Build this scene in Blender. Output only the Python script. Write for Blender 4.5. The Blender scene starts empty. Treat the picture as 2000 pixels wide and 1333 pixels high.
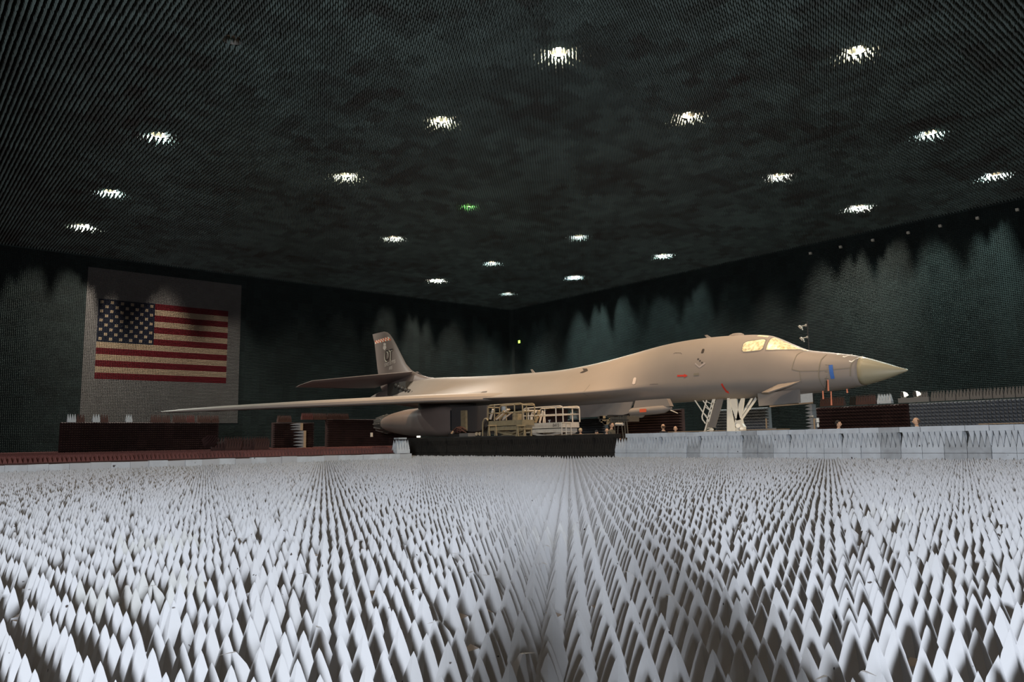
import bpy, bmesh, math, random
import numpy as np
from mathutils import Matrix, Vector

random.seed(7)
RNG = np.random.default_rng(7)
sc = bpy.context.scene
COL = sc.collection
PI = math.pi

# ------------------------------------------------------------------ camera
# world: X runs along the flag wall, Y along the right-hand wall, Z up; the camera stands at the origin corner
FPX, CXP, CYP = 1456.0, 1000.0, 666.5
def _n(v): return v / np.linalg.norm(v)
def _cd(x, y): return _n(np.array([x - CXP, -(y - CYP), -FPX]))
_yc = _cd(-262, 884)
_xc = _cd(2708, 829); _xc = _n(_xc - _xc.dot(_yc) * _yc)
_zc = _n(np.cross(_xc, _yc))
RM = np.array([_xc, _yc, _zc])
CAMP = np.array([0.0, 0.0, 1.3])
def ray(x, y): return RM @ np.array([x - CXP, -(y - CYP), -FPX])
def onX(x, y, X): d = ray(x, y); return Vector(CAMP + d * (X - CAMP[0]) / d[0])
def onY(x, y, Y): d = ray(x, y); return Vector(CAMP + d * (Y - CAMP[1]) / d[1])

cam_d = bpy.data.cameras.new('camera'); cam = bpy.data.objects.new('camera', cam_d); COL.objects.link(cam)
cam_d.sensor_width = 36.0; cam_d.lens = 36.0 * FPX / 2000.0; cam_d.clip_end = 400; cam_d.clip_start = 0.05
M4 = Matrix.Identity(4)
for i in range(3):
    for j in range(3): M4[i][j] = RM[i][j]
    M4[i][3] = CAMP[i]
cam.matrix_world = M4
sc.camera = cam

# ------------------------------------------------------------------ world, exposure, lights
w = bpy.data.worlds.new('world'); sc.world = w; w.use_nodes = True
w.node_tree.nodes['Background'].inputs[0].default_value = (0.02, 0.025, 0.028, 1)
w.node_tree.nodes['Background'].inputs[1].default_value = 0.0
sc.view_settings.view_transform = 'Standard'; sc.view_settings.look = 'None'
sc.view_settings.exposure = 0.0; sc.view_settings.gamma = 1.0
sc.view_settings.use_curve_mapping = False
sc.cycles.max_bounces = 5; sc.cycles.diffuse_bounces = 3; sc.cycles.glossy_bounces = 2
sc.cycles.transmission_bounces = 2; sc.cycles.transparent_max_bounces = 4
sc.cycles.sample_clamp_indirect = 4.0
sc.cycles.caustics_reflective = False; sc.cycles.caustics_refractive = False

ZT = 20.3            # tips of the ceiling foam
COOL = (0.74, 0.96, 0.95); WHITE = (1.0, 0.93, 0.84); WARM = (1.0, 0.67, 0.40); GREEN = (0.35, 1.0, 0.25)
# x, y, colour, power, (in the photograph)
GLOW = (1.0, 0.84, 0.62)
LAMPS = [
 (24.9, 24.9, GLOW, .55), (24.9, 35.0, GLOW, .55), (24.9, 46.9, GLOW, .8),
 (12.4, 47.7, COOL, .7), (12.6, 60.9, COOL, 1.6), (12.9, 72.0, (1.0, .95, .86), 6.5),
 (36.6, 15.3, GLOW, .55), (36.2, 25.3, GLOW, .55), (50.8, 17.1, COOL, .7), (50.2, 27.4, WHITE, .8),
 (63.2, 17.1, COOL, 4.5), (62.8, 27.2, WHITE, 5.0), (36.4, 59.1, WHITE, .5), (50.2, 48.2, COOL, .5),
 (50.2, 61.3, COOL, .5), (62.7, 47.9, COOL, 2.2), (50.3, 71.9, WHITE, 4.0), (62.6, 61.0, COOL, 5),
 (62.6, 73.3, COOL, .25), (36.2, 47.1, GREEN, .05),
 (24.9, 15.0, GLOW, 1.2),
]
POW = 700.0
for (lx, ly, c, k) in LAMPS:
    l = bpy.data.lights.new('ceiling_bulb', 'SPOT'); l.color = c; l.energy = POW * k * 4; l.shadow_soft_size = 0.03
    l.spot_size = math.radians(168); l.spot_blend = 0.3
    o = bpy.data.objects.new('ceiling_bulb_light', l); o.location = (lx, ly, ZT + 0.34); COL.objects.link(o)
def spot(name, loc, to, color, energy, size, blend, soft):
    l = bpy.data.lights.new(name, 'SPOT'); l.color = color; l.energy = energy; l.shadow_soft_size = soft
    l.spot_size = math.radians(size); l.spot_blend = blend
    o = bpy.data.objects.new(name, l); o.location = loc
    o.rotation_euler = (Vector(to) - Vector(loc)).to_track_quat('-Z', 'Y').to_euler()
    COL.objects.link(o); return o
# lamps of the same ceiling grid just outside the frame, over and behind the camera
for (lx, ly, k) in [(0.5, 3.0, 1.0), (12.4, 3.0, 1.0), (12.4, 15.0, 1.0), (24.9, 3.0, .8), (0.5, 15.0, 1.0)]:
    spot('overhead_lamp', (lx, ly, 20.2), (lx + 1, ly + 3, 0), (1.0, .78, .56), 1300 * k, 110, 0.6, 0.3)
# unseen warm spots added under the ceiling to light the aircraft from above
spot('added_aircraft_spot', (28.5, 18.0, 19.8), (33.0, 22, 4), WARM, 8500, 60, 0.8, 0.4)
spot('added_aircraft_spot', (28.0, 30.0, 19.8), (32, 33, 4), WARM, 10500, 60, 0.8, 0.4)
spot('added_aircraft_spot', (24.0, 38.0, 19.8), (27, 44, 4), WARM, 10500, 66, 0.8, 0.4)
# work light on the floor behind the barrier, turned on the nose gear
spot('floor_work_light', (29.0, 14.0, .9), (33.5, 22.0, 1.9), (1.0, .80, .52), 1500, 28, 0.7, 0.15)
# unseen cool light behind the camera, standing in for an assumed open door
dl = bpy.data.lights.new('rear_cool_light', 'AREA'); dl.shape = 'RECTANGLE'; dl.size = 1.9; dl.size_y = 3.0
dl.color = (0.83, 0.90, 1.0); dl.energy = 13000
do = bpy.data.objects.new('rear_cool_light', dl); do.location = (-13.0, -14.0, 4.5)
do.rotation_euler = (Vector((10, 11, .5)) - Vector(do.location)).to_track_quat('-Z', 'Y').to_euler()
COL.objects.link(do)

# ------------------------------------------------------------------ helpers
def link(o, parent=None):
    COL.objects.link(o)
    if parent is not None:
        o.parent = parent
        l = parent
        off = Vector((0, 0, 0))
        while l is not None:
            off += l.location; l = l.parent
        if parent.get('_w'):
            o.matrix_parent_inverse = Matrix.Translation(-off)
    return o
def tag(o, label=None, cat=None, group=None, kind=None):
    if label: o['label'] = label
    if cat: o['category'] = cat
    if group: o['group'] = group
    if kind: o['kind'] = kind
    return o
def thing(name, label, cat, loc=(0, 0, 0), rz=0, group=None):
    o = bpy.data.objects.new(name, None); o.empty_display_size = .2
    o.location = loc; o.rotation_euler = (0, 0, rz); COL.objects.link(o)
    return tag(o, label, cat, group)

class MB:
    def __init__(s): s.v = []; s.f = []; s.mi = []; s.m = 0
    def add(s, vs, fs):
        b = len(s.v); s.v += [tuple(v) for v in vs]
        for f in fs: s.f.append(tuple(i + b for i in f)); s.mi.append(s.m)
        return s
    def box(s, x0, x1, y0, y1, z0, z1):
        vs = [(x0,y0,z0),(x1,y0,z0),(x1,y1,z0),(x0,y1,z0),(x0,y0,z1),(x1,y0,z1),(x1,y1,z1),(x0,y1,z1)]
        return s.add(vs, [(0,3,2,1),(4,5,6,7),(0,1,5,4),(1,2,6,5),(2,3,7,6),(3,0,4,7)])
    def hexa(s, bot, top):
        return s.add(list(bot) + list(top), [(0,3,2,1),(4,5,6,7),(0,1,5,4),(1,2,6,5),(2,3,7,6),(3,0,4,7)])
    def slab(s, pts, d):
        """polygon pts extruded by vector d"""
        n = len(pts); d = Vector(d)
        vs = [Vector(p) for p in pts] + [Vector(p) + d for p in pts]
        fs = [tuple(range(n - 1, -1, -1)), tuple(range(n, 2 * n))] + [(i, (i + 1) % n, n + (i + 1) % n, n + i) for i in range(n)]
        return s.add(vs, fs)
    def bar(s, p, q, wd, h=None):
        h = h or wd; p = Vector(p); q = Vector(q); d = (q - p).normalized()
        u = d.cross(Vector((0, 0, 1)));
        if u.length < 1e-3: u = Vector((1, 0, 0))
        u.normalize(); v = u.cross(d)
        a = [p + u * sx * wd / 2 + v * sy * h / 2 for sx, sy in ((-1,-1),(1,-1),(1,1),(-1,1))]
        b = [x + (q - p) for x in a]
        return s.hexa(a, b)
    def tube(s, pts, r, n=8, r2=None):
        pts = [Vector(p) for p in pts]; k = len(pts)
        rs = [r + ((r2 if r2 is not None else r) - r) * i / (k - 1) for i in range(k)]
        vs = []; u = None
        for i, p in enumerate(pts):
            d0 = (pts[i] - pts[i - 1]).normalized() if i > 0 else None
            d1 = (pts[i + 1] - pts[i]).normalized() if i < k - 1 else None
            d = d1 if d0 is None else d0 if d1 is None else (d0 + d1).normalized()
            if u is None:
                u = d.cross(Vector((0, 0, 1)))
                if u.length < 1e-3: u = d.cross(Vector((1, 0, 0)))
            u = (u - d * u.dot(d)).normalized(); v = d.cross(u).normalized()
            for j in range(n):
                a = 2 * PI * j / n; vs.append(p + (u * math.cos(a) + v * math.sin(a)) * rs[i])
        fs = [(i * n + j, i * n + (j + 1) % n, (i + 1) * n + (j + 1) % n, (i + 1) * n + j) for i in range(k - 1) for j in range(n)]
        fs += [tuple(range(n - 1, -1, -1)), tuple(range((k - 1) * n, k * n))]
        return s.add(vs, fs)
    def loft(s, rings, cap=True, closed=True):
        n = len(rings[0]); vs = [p for r in rings for p in r]; k = len(rings)
        m = n if closed else n - 1
        fs = [(i * n + j, i * n + (j + 1) % n, (i + 1) * n + (j + 1) % n, (i + 1) * n + j) for i in range(k - 1) for j in range(m)]
        if cap and closed: fs += [tuple(range(n - 1, -1, -1)), tuple(range((k - 1) * n, k * n))]
        return s.add(vs, fs)
    def ball(s, c, rx, ry=None, rz=None, nu=10, nv=7):
        ry = ry or rx; rz = rz or rx; vs = [(c[0], c[1], c[2] - rz)]
        for i in range(1, nv):
            t = -PI / 2 + PI * i / nv
            for j in range(nu):
                a = 2 * PI * j / nu
                vs.append((c[0] + rx * math.cos(t) * math.cos(a), c[1] + ry * math.cos(t) * math.sin(a), c[2] + rz * math.sin(t)))
        vs.append((c[0], c[1], c[2] + rz)); L = len(vs) - 1
        fs = [(0, 1 + (j + 1) % nu, 1 + j) for j in range(nu)]
        for i in range(nv - 2):
            b = 1 + i * nu
            fs += [(b + j, b + (j + 1) % nu, b + nu + (j + 1) % nu, b + nu + j) for j in range(nu)]
        b = 1 + (nv - 2) * nu
        fs += [(b + j, b + (j + 1) % nu, L) for j in range(nu)]
        return s.add(vs, fs)
    def mesh(s, name, mat, smooth=False):
        me = bpy.data.meshes.new(name); me.from_pydata(s.v, [], s.f)
        mats = mat if isinstance(mat, (list, tuple)) else [mat]
        for m in mats: me.materials.append(m)
        if len(mats) > 1: me.polygons.foreach_set('material_index', s.mi)
        if smooth:
            me.polygons.foreach_set('use_smooth', [True] * len(me.polygons))
            if smooth != 'all':
                bm = bmesh.new(); bm.from_mesh(me); bmesh.ops.recalc_face_normals(bm, faces=bm.faces)
                for e in bm.edges:
                    if len(e.link_faces) == 2 and e.calc_face_angle(0) > math.radians(38): e.smooth = False
                bm.to_mesh(me); bm.free()
        else:
            bm = bmesh.new(); bm.from_mesh(me); bmesh.ops.recalc_face_normals(bm, faces=bm.faces); bm.to_mesh(me); bm.free()
        me.update(); return me
    def obj(s, name, mat, parent=None, smooth=False, loc=None, rz=None):
        o = bpy.data.objects.new(name, s.mesh(name, mat, smooth)); link(o, parent)
        if loc is not None: o.location = loc
        if rz is not None: o.rotation_euler = (0, 0, rz)
        return o
def wthing(name, label, cat, loc, group=None):
    """a thing whose parts are given in world coordinates"""
    o = thing(name, label, cat, loc, 0, group); o['_w'] = 1
    return o
def copy_tree(o, loc, rz=None, parent=None):
    c = o.copy(); COL.objects.link(c)
    if parent is not None: c.parent = parent
    elif loc is not None:
        c.location = loc
        if rz is not None: c.rotation_euler = (0, 0, rz)
    for ch in o.children: copy_tree(ch, None, None, c)
    return c

# ------------------------------------------------------------------ materials
def mat(name, color, rough=.7, metal=0.0, noise=None, noise2=None, bump=0.0, bscale=20.0, emit=None, coord='Object', spec=0.3):
    m = bpy.data.materials.new(name); m.use_nodes = True; nt = m.node_tree; N = nt.nodes; L = nt.links
    b = N['Principled BSDF']; b.inputs['Base Color'].default_value = (*color, 1)
    b.inputs['Roughness'].default_value = rough; b.inputs['Metallic'].default_value = metal
    b.inputs['Specular IOR Level'].default_value = spec
    if noise or bump:
        if coord == 'World':
            g = N.new('ShaderNodeNewGeometry'); co = g.outputs['Position']
        else:
            g = N.new('ShaderNodeTexCoord'); co = g.outputs['Object']
    if noise:
        sc_, amt, c2 = noise
        t = N.new('ShaderNodeTexNoise'); t.inputs['Scale'].default_value = sc_; t.inputs['Detail'].default_value = 4
        L.new(co, t.inputs['Vector'])
        r = N.new('ShaderNodeMapRange'); r.inputs['From Min'].default_value = .38; r.inputs['From Max'].default_value = .68
        r.inputs['To Max'].default_value = amt; L.new(t.outputs['Fac'], r.inputs['Value'])
        x = N.new('ShaderNodeMix'); x.data_type = 'RGBA'; x.inputs[6].default_value = (*color, 1); x.inputs[7].default_value = (*c2, 1)
        L.new(r.outputs['Result'], x.inputs[0]); out = x.outputs[2]
        if noise2:
            s2, thr, c3 = noise2
            t2 = N.new('ShaderNodeTexNoise'); t2.inputs['Scale'].default_value = s2; t2.inputs['Detail'].default_value = 1
            L.new(co, t2.inputs['Vector'])
            q = N.new('ShaderNodeMapRange'); q.inputs['From Min'].default_value = thr; q.inputs['From Max'].default_value = thr + .02
            L.new(t2.outputs['Fac'], q.inputs['Value'])
            y = N.new('ShaderNodeMix'); y.data_type = 'RGBA'; y.inputs[7].default_value = (*c3, 1)
            L.new(out, y.inputs[6]); L.new(q.outputs['Result'], y.inputs[0]); out = y.outputs[2]
        L.new(out, b.inputs['Base Color'])
    if bump:
        t3 = N.new('ShaderNodeTexNoise'); t3.inputs['Scale'].default_value = bscale; t3.inputs['Detail'].default_value = 5
        L.new(co, t3.inputs['Vector'])
        bp = N.new('ShaderNodeBump'); bp.inputs['Strength'].default_value = bump; bp.inputs['Distance'].default_value = .02
        L.new(t3.outputs['Fac'], bp.inputs['Height']); L.new(bp.outputs['Normal'], b.inputs['Normal'])
    if emit:
        b.inputs['Emission Color'].default_value = (*emit[0], 1); b.inputs['Emission Strength'].default_value = emit[1]
    return m

def tile_mat(name, c1, c2, c3, cell=.61, axes=(1, 1, 1), rough=.85):
    """foam laid in tiles whose tone differs a little from tile to tile"""
    m = bpy.data.materials.new(name); m.use_nodes = True; nt = m.node_tree; N = nt.nodes; L = nt.links
    b = N['Principled BSDF']; b.inputs['Roughness'].default_value = rough; b.inputs['Specular IOR Level'].default_value = .25
    g = N.new('ShaderNodeNewGeometry')
    sn = N.new('ShaderNodeVectorMath'); sn.operation = 'SNAP'; sn.inputs[1].default_value = (cell, cell, cell * 1.0)
    ml = N.new('ShaderNodeVectorMath'); ml.operation = 'MULTIPLY'; ml.inputs[1].default_value = axes
    L.new(g.outputs['Position'], ml.inputs[0]); L.new(ml.outputs[0], sn.inputs[0])
    wn = N.new('ShaderNodeTexWhiteNoise'); wn.noise_dimensions = '3D'; L.new(sn.outputs[0], wn.inputs['Vector'])
    no = N.new('ShaderNodeTexNoise'); no.inputs['Scale'].default_value = .16; no.inputs['Detail'].default_value = 3; L.new(sn.outputs[0], no.inputs['Vector'])
    ad = N.new('ShaderNodeMath'); ad.operation = 'MULTIPLY_ADD'; ad.inputs[1].default_value = .62
    L.new(wn.outputs['Value'], ad.inputs[0])
    r0 = N.new('ShaderNodeMapRange'); r0.inputs['From Min'].default_value = .35; r0.inputs['From Max'].default_value = .65; r0.inputs['To Max'].default_value = .5
    L.new(no.outputs['Fac'], r0.inputs['Value']); L.new(r0.outputs['Result'], ad.inputs[2])
    cr = N.new('ShaderNodeValToRGB'); e = cr.color_ramp.elements
    e[0].color = (*c1, 1); e[1].color = (*c3, 1); x = cr.color_ramp.elements.new(.5); x.color = (*c2, 1)
    L.new(ad.outputs[0], cr.inputs['Fac']); L.new(cr.outputs['Color'], b.inputs['Base Color'])
    return m

M = {}
M['white_foam'] = mat('white_foam', (.43, .43, .44), .9, noise=(1.3, .28, (.33, .32, .305)), noise2=(22, .775, (.05, .04, .035)), coord='World', spec=.15)
M['grey_foam'] = mat('grey_foam', (.42, .42, .41), .9, noise=(7, .4, (.30, .29, .27)), coord='World', spec=.15)
M['tip_brown'] = mat('torn_tip_foam', (.22, .19, .17), .95, coord='World')
M['stained'] = mat('stained_white_foam', (.50, .50, .50), .9, noise=(5, .6, (.30, .29, .28)), coord='World', spec=.15)
M['barrier_foam'] = mat('barrier_foam', (.50, .52, .54), .9, noise=(3.2, .5, (.36, .36, .37)), noise2=(6, .74, (.06, .05, .05)), bump=.15, coord='World', spec=.15)
M['barrier_foam_dark'] = mat('barrier_foam_dark', (.36, .37, .38), .9, noise=(5, .6, (.24, .24, .24)), bump=.15, coord='World', spec=.15)
M['black_foam'] = mat('black_foam', (.022, .019, .016), .95, noise=(3, .5, (.035, .028, .022)), bump=.2, coord='World', spec=.1)
M['burgundy'] = tile_mat('burgundy_foam', (.085, .030, .027), (.105, .037, .033), (.125, .046, .040))
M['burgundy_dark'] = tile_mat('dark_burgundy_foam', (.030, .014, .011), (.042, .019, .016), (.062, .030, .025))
M['brown_foam'] = mat('brown_foam', (.075, .038, .030), .9, noise=(3, .5, (.08, .035, .03)), coord='World')
M['ceil_foam'] = tile_mat('ceiling_foam', (.060, .053, .047), (.088, .104, .094), (.128, .160, .146), cell=.92, axes=(1, 1, 0))
M['wall_foam'] = tile_mat('wall_foam', (.025, .030, .027), (.031, .039, .036), (.039, .050, .046), cell=.9)
M['panel_foam'] = tile_mat('panel_foam', (.13, .115, .105), (.14, .126, .115), (.15, .136, .125), cell=.62)
M['flag_red'] = mat('flag_red_foam', (.105, .004, .007), .85, coord='World')
M['flag_white'] = mat('flag_cream_foam', (.32, .235, .155), .85, coord='World')
M['flag_blue'] = mat('flag_blue_foam', (.009, .010, .020), .85, coord='World')
M['greyblue_foam'] = mat('grey_blue_foam', (.20, .21, .23), .9, noise=(3, .4, (.15, .155, .165)), coord='World')
M['dark_greyblue'] = mat('dark_grey_blue_foam', (.085, .09, .10), .9, coord='World')
M['floor'] = mat('floor_paint', (.10, .095, .09), .8, noise=(1, .5, (.07, .065, .06)), coord='World')
M['skin_paint'] = mat('aircraft_grey_paint', (.27, .228, .195), .6, noise=(.9, .35, (.235, .20, .17)), bump=.03, bscale=3, coord='World', spec=.4)
M['dark_paint'] = mat('dark_grey_paint', (.20, .18, .165), .55, noise=(2, .4, (.16, .145, .135)), coord='World')
M['tail_and_shade_paint'] = mat('tail_and_shade_grey', (.205, .155, .132), .5, noise=(1, .35, (.175, .13, .112)), coord='World', spec=.4)  # fin tone; on stabilisers and nacelles it also paints in their shade
M['radome'] = mat('radome_olive', (.36, .31, .20), .42, noise=(1.5, .35, (.30, .26, .17)), coord='World', spec=.45)
M['gear_white'] = mat('gear_white_paint', (.80, .75, .66), .45, noise=(5, .3, (.60, .55, .47)), coord='World')
M['metal'] = mat('bare_metal', (.45, .42, .38), .35, .8)
M['dark_metal'] = mat('dark_metal', (.06, .055, .05), .5, .4)
M['rubber'] = mat('rubber', (.02, .02, .02), .8)
M['foil'] = mat('gold_foil', (.95, .86, .58), .35, .15, noise=(7, 1.0, (.45, .36, .17)), bump=1.0, bscale=9, coord='World')  # darker noise puts the shading of the crinkles into the colour
M['line'] = mat('panel_line', (.10, .085, .07), .8)
M['putty'] = mat('putty_stain', (.22, .19, .14), .8)
M['decal_light'] = mat('light_marking', (.62, .52, .45), .7)
M['badge'] = mat('faint_badge_paint', (.40, .34, .31), .7)
M['decal_dark'] = mat('dark_marking', (.045, .035, .03), .7)
M['decal_red'] = mat('red_marking', (.62, .05, .03), .6)
M['decal_orange'] = mat('orange_red_marking', (.72, .12, .05), .6)
M['decal_cream'] = mat('cream_marking', (.80, .70, .55), .6)
M['decal_white'] = mat('white_marking', (.85, .82, .75), .6)
M['blue_tape'] = mat('blue_tape', (.05, .14, .42), .6, bump=.4, coord='World')
M['ribbon'] = mat('red_ribbon', (.62, .22, .13), .8)
M['lift_white'] = mat('lift_cream_paint', (.62, .55, .46), .5, noise=(6, .4, (.42, .36, .29)), coord='World')
M['lift_tan'] = mat('lift_tan_paint', (.34, .26, .15), .5, noise=(6, .5, (.20, .15, .08)), coord='World')
M['crate'] = mat('crate_grey', (.16, .15, .14), .7)
M['dark_paint2'] = mat('charcoal_panel', (.075, .066, .062), .7)
M['stand_metal'] = mat('stand_metal', (.10, .085, .065), .6)
M['wood'] = mat('plywood', (.36, .24, .14), .8, noise=(4, .5, (.26, .17, .10)), coord='World')
M['cloth_black'] = mat('black_cloth', (.015, .015, .018), .9)
M['cloth_navy'] = mat('navy_cloth', (.03, .05, .10), .9)
M['cloth_olive'] = mat('olive_cloth', (.10, .085, .06), .9)
M['cloth_white'] = mat('pale_cloth', (.55, .52, .50), .9)
M['cloth_cream'] = mat('cream_cloth', (.75, .62, .42), .9)
M['cloth_tan'] = mat('tan_cloth', (.50, .40, .25), .9)
M['trouser'] = mat('dark_trousers', (.03, .03, .04), .9)
M['skin'] = mat('skin', (.62, .36, .22), .55)
M['hair_dark'] = mat('dark_hair', (.02, .013, .010), .7)
M['hair_brown'] = mat('brown_hair', (.12, .065, .035), .7)
M['eye'] = mat('eye', (.03, .02, .02), .3)
M['lens_cool'] = mat('lamp_lens_cool', (.9, .9, .9), .4, emit=((.85, .93, 1.0), 30))
M['lens_warm'] = mat('lamp_lens_warm', (.9, .9, .9), .4, emit=((1.0, .80, .52), 40))
M['lens_green'] = mat('lamp_lens_green', (.3, .9, .2), .4, emit=((.3, 1.0, .15), 1.2))
M['lens_off'] = mat('lamp_lens_unlit', (.5, .4, .3), .3)
M['flood_lens'] = mat('floodlight_lens', (.9, .9, .8), .3, emit=((1.0, .95, .8), 1.5))
M['green_led'] = mat('green_exit_light', (.3, .9, .1), .4, emit=((.45, 1.0, .1), 3))
M['clear'] = None
gm = bpy.data.materials.new('clear_glazing'); gm.use_nodes = True
gb = gm.node_tree.nodes['Principled BSDF']; gb.inputs['Base Color'].default_value = (.9, .85, .7, 1); gb.inputs['Roughness'].default_value = .06
gb.inputs['Alpha'].default_value = .16
M['clear'] = gm

# ------------------------------------------------------------------ spikes
def raw_mesh(name, V, F, m, parent=None, mi=None, smooth=False):
    """V (n,3) float array, F (k,3 or 4) int array"""
    me = bpy.data.meshes.new(name); n = len(V); k, c = F.shape
    me.vertices.add(n); me.vertices.foreach_set('co', V.astype(np.float32).ravel())
    me.loops.add(k * c); me.loops.foreach_set('vertex_index', F.astype(np.int32).ravel())
    me.polygons.add(k); me.polygons.foreach_set('loop_start', np.arange(0, k * c, c, dtype=np.int32))
    me.polygons.foreach_set('loop_total', np.full(k, c, dtype=np.int32))
    for x in (m if isinstance(m, (list, tuple)) else [m]): me.materials.append(x)
    if mi is not None: me.polygons.foreach_set('material_index', mi.astype(np.int32))
    me.polygons.foreach_set('use_smooth', np.full(k, bool(smooth)))
    me.update(calc_edges=True)
    o = bpy.data.objects.new(name, me); link(o, parent); return o

def pyramids(C, U, W, D, pitch, h, jit=.0, levels=None):
    """C (n,3) base centres; U, W in-plane unit vectors, D outward unit vector. Returns V, F (triangles)"""
    n = len(C); U = np.array(U, float); W = np.array(W, float); D = np.array(D, float)
    hp = pitch / 2
    cs = [(-1, -1), (1, -1), (1, 1), (-1, 1)]
    hh = h * (1 + jit * RNG.standard_normal(n))[:, None]
    lev = levels or [(0, 1.0)]
    rows = []
    for (t, wd) in lev:
        for (a, b) in cs: rows.append(C + (U * a + W * b) * hp * wd + D * hh * t)
    off = (U * RNG.standard_normal((n, 1)) + W * RNG.standard_normal((n, 1))) * jit * pitch * .9
    rows.append(C + D * hh + off)
    nv = len(rows)
    V = np.stack(rows, 1).reshape(-1, 3)
    F = []
    for l in range(len(lev) - 1):
        b = l * 4
        for j in range(4):
            k = (j + 1) % 4
            F += [(b + j, b + k, b + 4 + k), (b + j, b + 4 + k, b + 4 + j)]
    b = (len(lev) - 1) * 4
    for j in range(4): F.append((b + j, b + (j + 1) % 4, nv - 1))
    F = np.array(F)[None] + (np.arange(n) * nv)[:, None, None]
    return V, F.reshape(-1, 3)

def spike_stuff(name, C, U, W, D, pitch, h, m, parent=None, jit=.0, levels=None, label=None, cat=None, kind='stuff'):
    V, F = pyramids(np.array(C), U, W, D, pitch, h, jit, levels)
    o = raw_mesh(name, V, F, m, parent)
    if kind: o['kind'] = kind
    return tag(o, label, cat)

# ------------------------------------------------------------------ the room
def struct(name, mb, m, **k):
    o = mb.obj(name, m, **k); o['kind'] = 'structure'; return o
XW, YW = 71.0, 82.5
struct('floor', MB().box(-22, 72, -22, 84, -.2, 0), M['floor'])
struct('ceiling', MB().box(-22, 72, -22, 84, 21.2, 21.5), M['black_foam'])
wl = struct('wall_left', MB().box(-22, 72, YW + .30, YW + .6, 0, 21.2), M['wall_foam'])
wr = struct('wall_right', MB().box(XW + .30, XW + .6, -22, YW + .3, 0, 21.2), M['wall_foam'])
struct('wall_back', MB().box(-22, 72, -22.3, -22, 0, 21.2), M['wall_foam'])
struct('wall_near', MB().box(-22.3, -22, -22, YW + .3, 0, 21.2), M['wall_foam'])
ceil_o = bpy.data.objects['ceiling']
P = .1555
# wall_left spikes: cells by index, leaving out the pale panel
PI0, PI1, PJ0, PJ1 = 100, 199, 24, 124        # panel columns and rows
FI0, FI1, FJ0, FJ1 = 107, 190, 52, 104        # flag
def cellsY(i, j): return np.stack([(i + .5) * P, np.full(len(i), YW + .3), (j + .5) * P], 1)
I, J = np.meshgrid(np.arange(-20, 455), np.arange(4, 131)); I = I.ravel(); J = J.ravel()
keep = ~((I >= PI0) & (I < PI1) & (J >= PJ0) & (J < PJ1))
spike_stuff('foam_spikes', cellsY(I[keep], J[keep]), (1, 0, 0), (0, 0, 1), (0, -1, 0), P, .30, M['wall_foam'], wl, jit=.03)
I, J = np.meshgrid(np.arange(90, 528), np.arange(4, 131)); I = I.ravel(); J = J.ravel()
Cx = np.stack([np.full(len(I), XW + .3), (I + .5) * P, (J + .5) * P], 1)
# a few brown tiles low on the right wall
spike_stuff('foam_spikes', Cx, (0, 1, 0), (0, 0, 1), (-1, 0, 0), P, .30, M['wall_foam'], wr, jit=.03)
# ceiling spikes (pitch .25 m) with a recess round every lamp
PC = .25
I, J = np.meshgrid(np.arange(-8, 71 * 4), np.arange(8, int(82.5 * 4))); I = I.ravel(); J = J.ravel()
cx = (I + .5) * PC; cy = (J + .5) * PC
ALLL = [(a, b) for a, b, _, _ in LAMPS] + [(11.9, 33.9)]
keep = np.ones(len(I), bool)
for (lx, ly) in ALLL: keep &= (np.hypot(cx - lx, cy - ly) > .40)
dep = .652 * cx + .758 * cy
lat = .758 * cx - .652 * cy
keep &= (dep > 18) & (np.abs(lat) < dep * .69 + 3)
Cc = np.stack([cx, cy, np.full(len(I), ZT + .55)], 1)[keep]
spike_stuff('foam_spikes', Cc, (1, 0, 0), (0, 1, 0), (0, 0, -1), PC, .55, M['ceil_foam'], ceil_o, jit=.035)
# plates of the ceiling foam above the tips with lamp holes are the dark slab itself

# ------------------------------------------------------------------ ceiling lamps
lamp0 = thing('ceiling_lamp', 'lamp', 'ceiling lamp', (0, 0, 0))
rm = MB()
rm.loft([[(r * math.cos(2 * PI * k / 20), r * math.sin(2 * PI * k / 20), z) for k in range(20)] for r, z in ((.36, .88), (.42, .70), (.46, .26), (.44, .26), (.41, .68), (.34, .84))], cap=False)
rm.obj('reflector', M['metal'], lamp0, smooth=True)
MB().loft([[(r * math.cos(2 * PI * k / 16), r * math.sin(2 * PI * k / 16), z) for k in range(16)] for r, z in ((.40, .60), (.30, .59), (.02, .58))], cap=True).obj('lens', M['lens_cool'], lamp0, smooth=True)
MB().box(-.2, .2, -.2, .2, .85, 1.0).obj('housing', M['dark_metal'], lamp0)
POS = ['over the nose side of the aircraft, topmost in the picture middle', 'second in the row running from the top middle to the left', 'third in the row from the top middle to the left',
 'highest of the three above the flag', 'middle one of the three above the flag', 'lowest of the three above the flag',
 'large one at the upper right, nearest to the right corner', 'over the aircraft nose, upper right of middle', 'near the right edge, upper of the two there', 'above the cockpit, right of the fuselage hump',
 'at the far right edge, lower of the two there', 'low on the right side, nearest above the right wall', 'small one in the middle, left of the green lamp row', 'small distant one right of the middle above the fuselage',
 'small distant one above the middle, left of the far pair', 'small distant one close to the right wall top', 'lowest small one above the tail side', 'small far one near the far corner, right of middle',
 'faint one almost in the far corner', 'dim green one among the white ones', 'just above the top edge of the frame']
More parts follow.
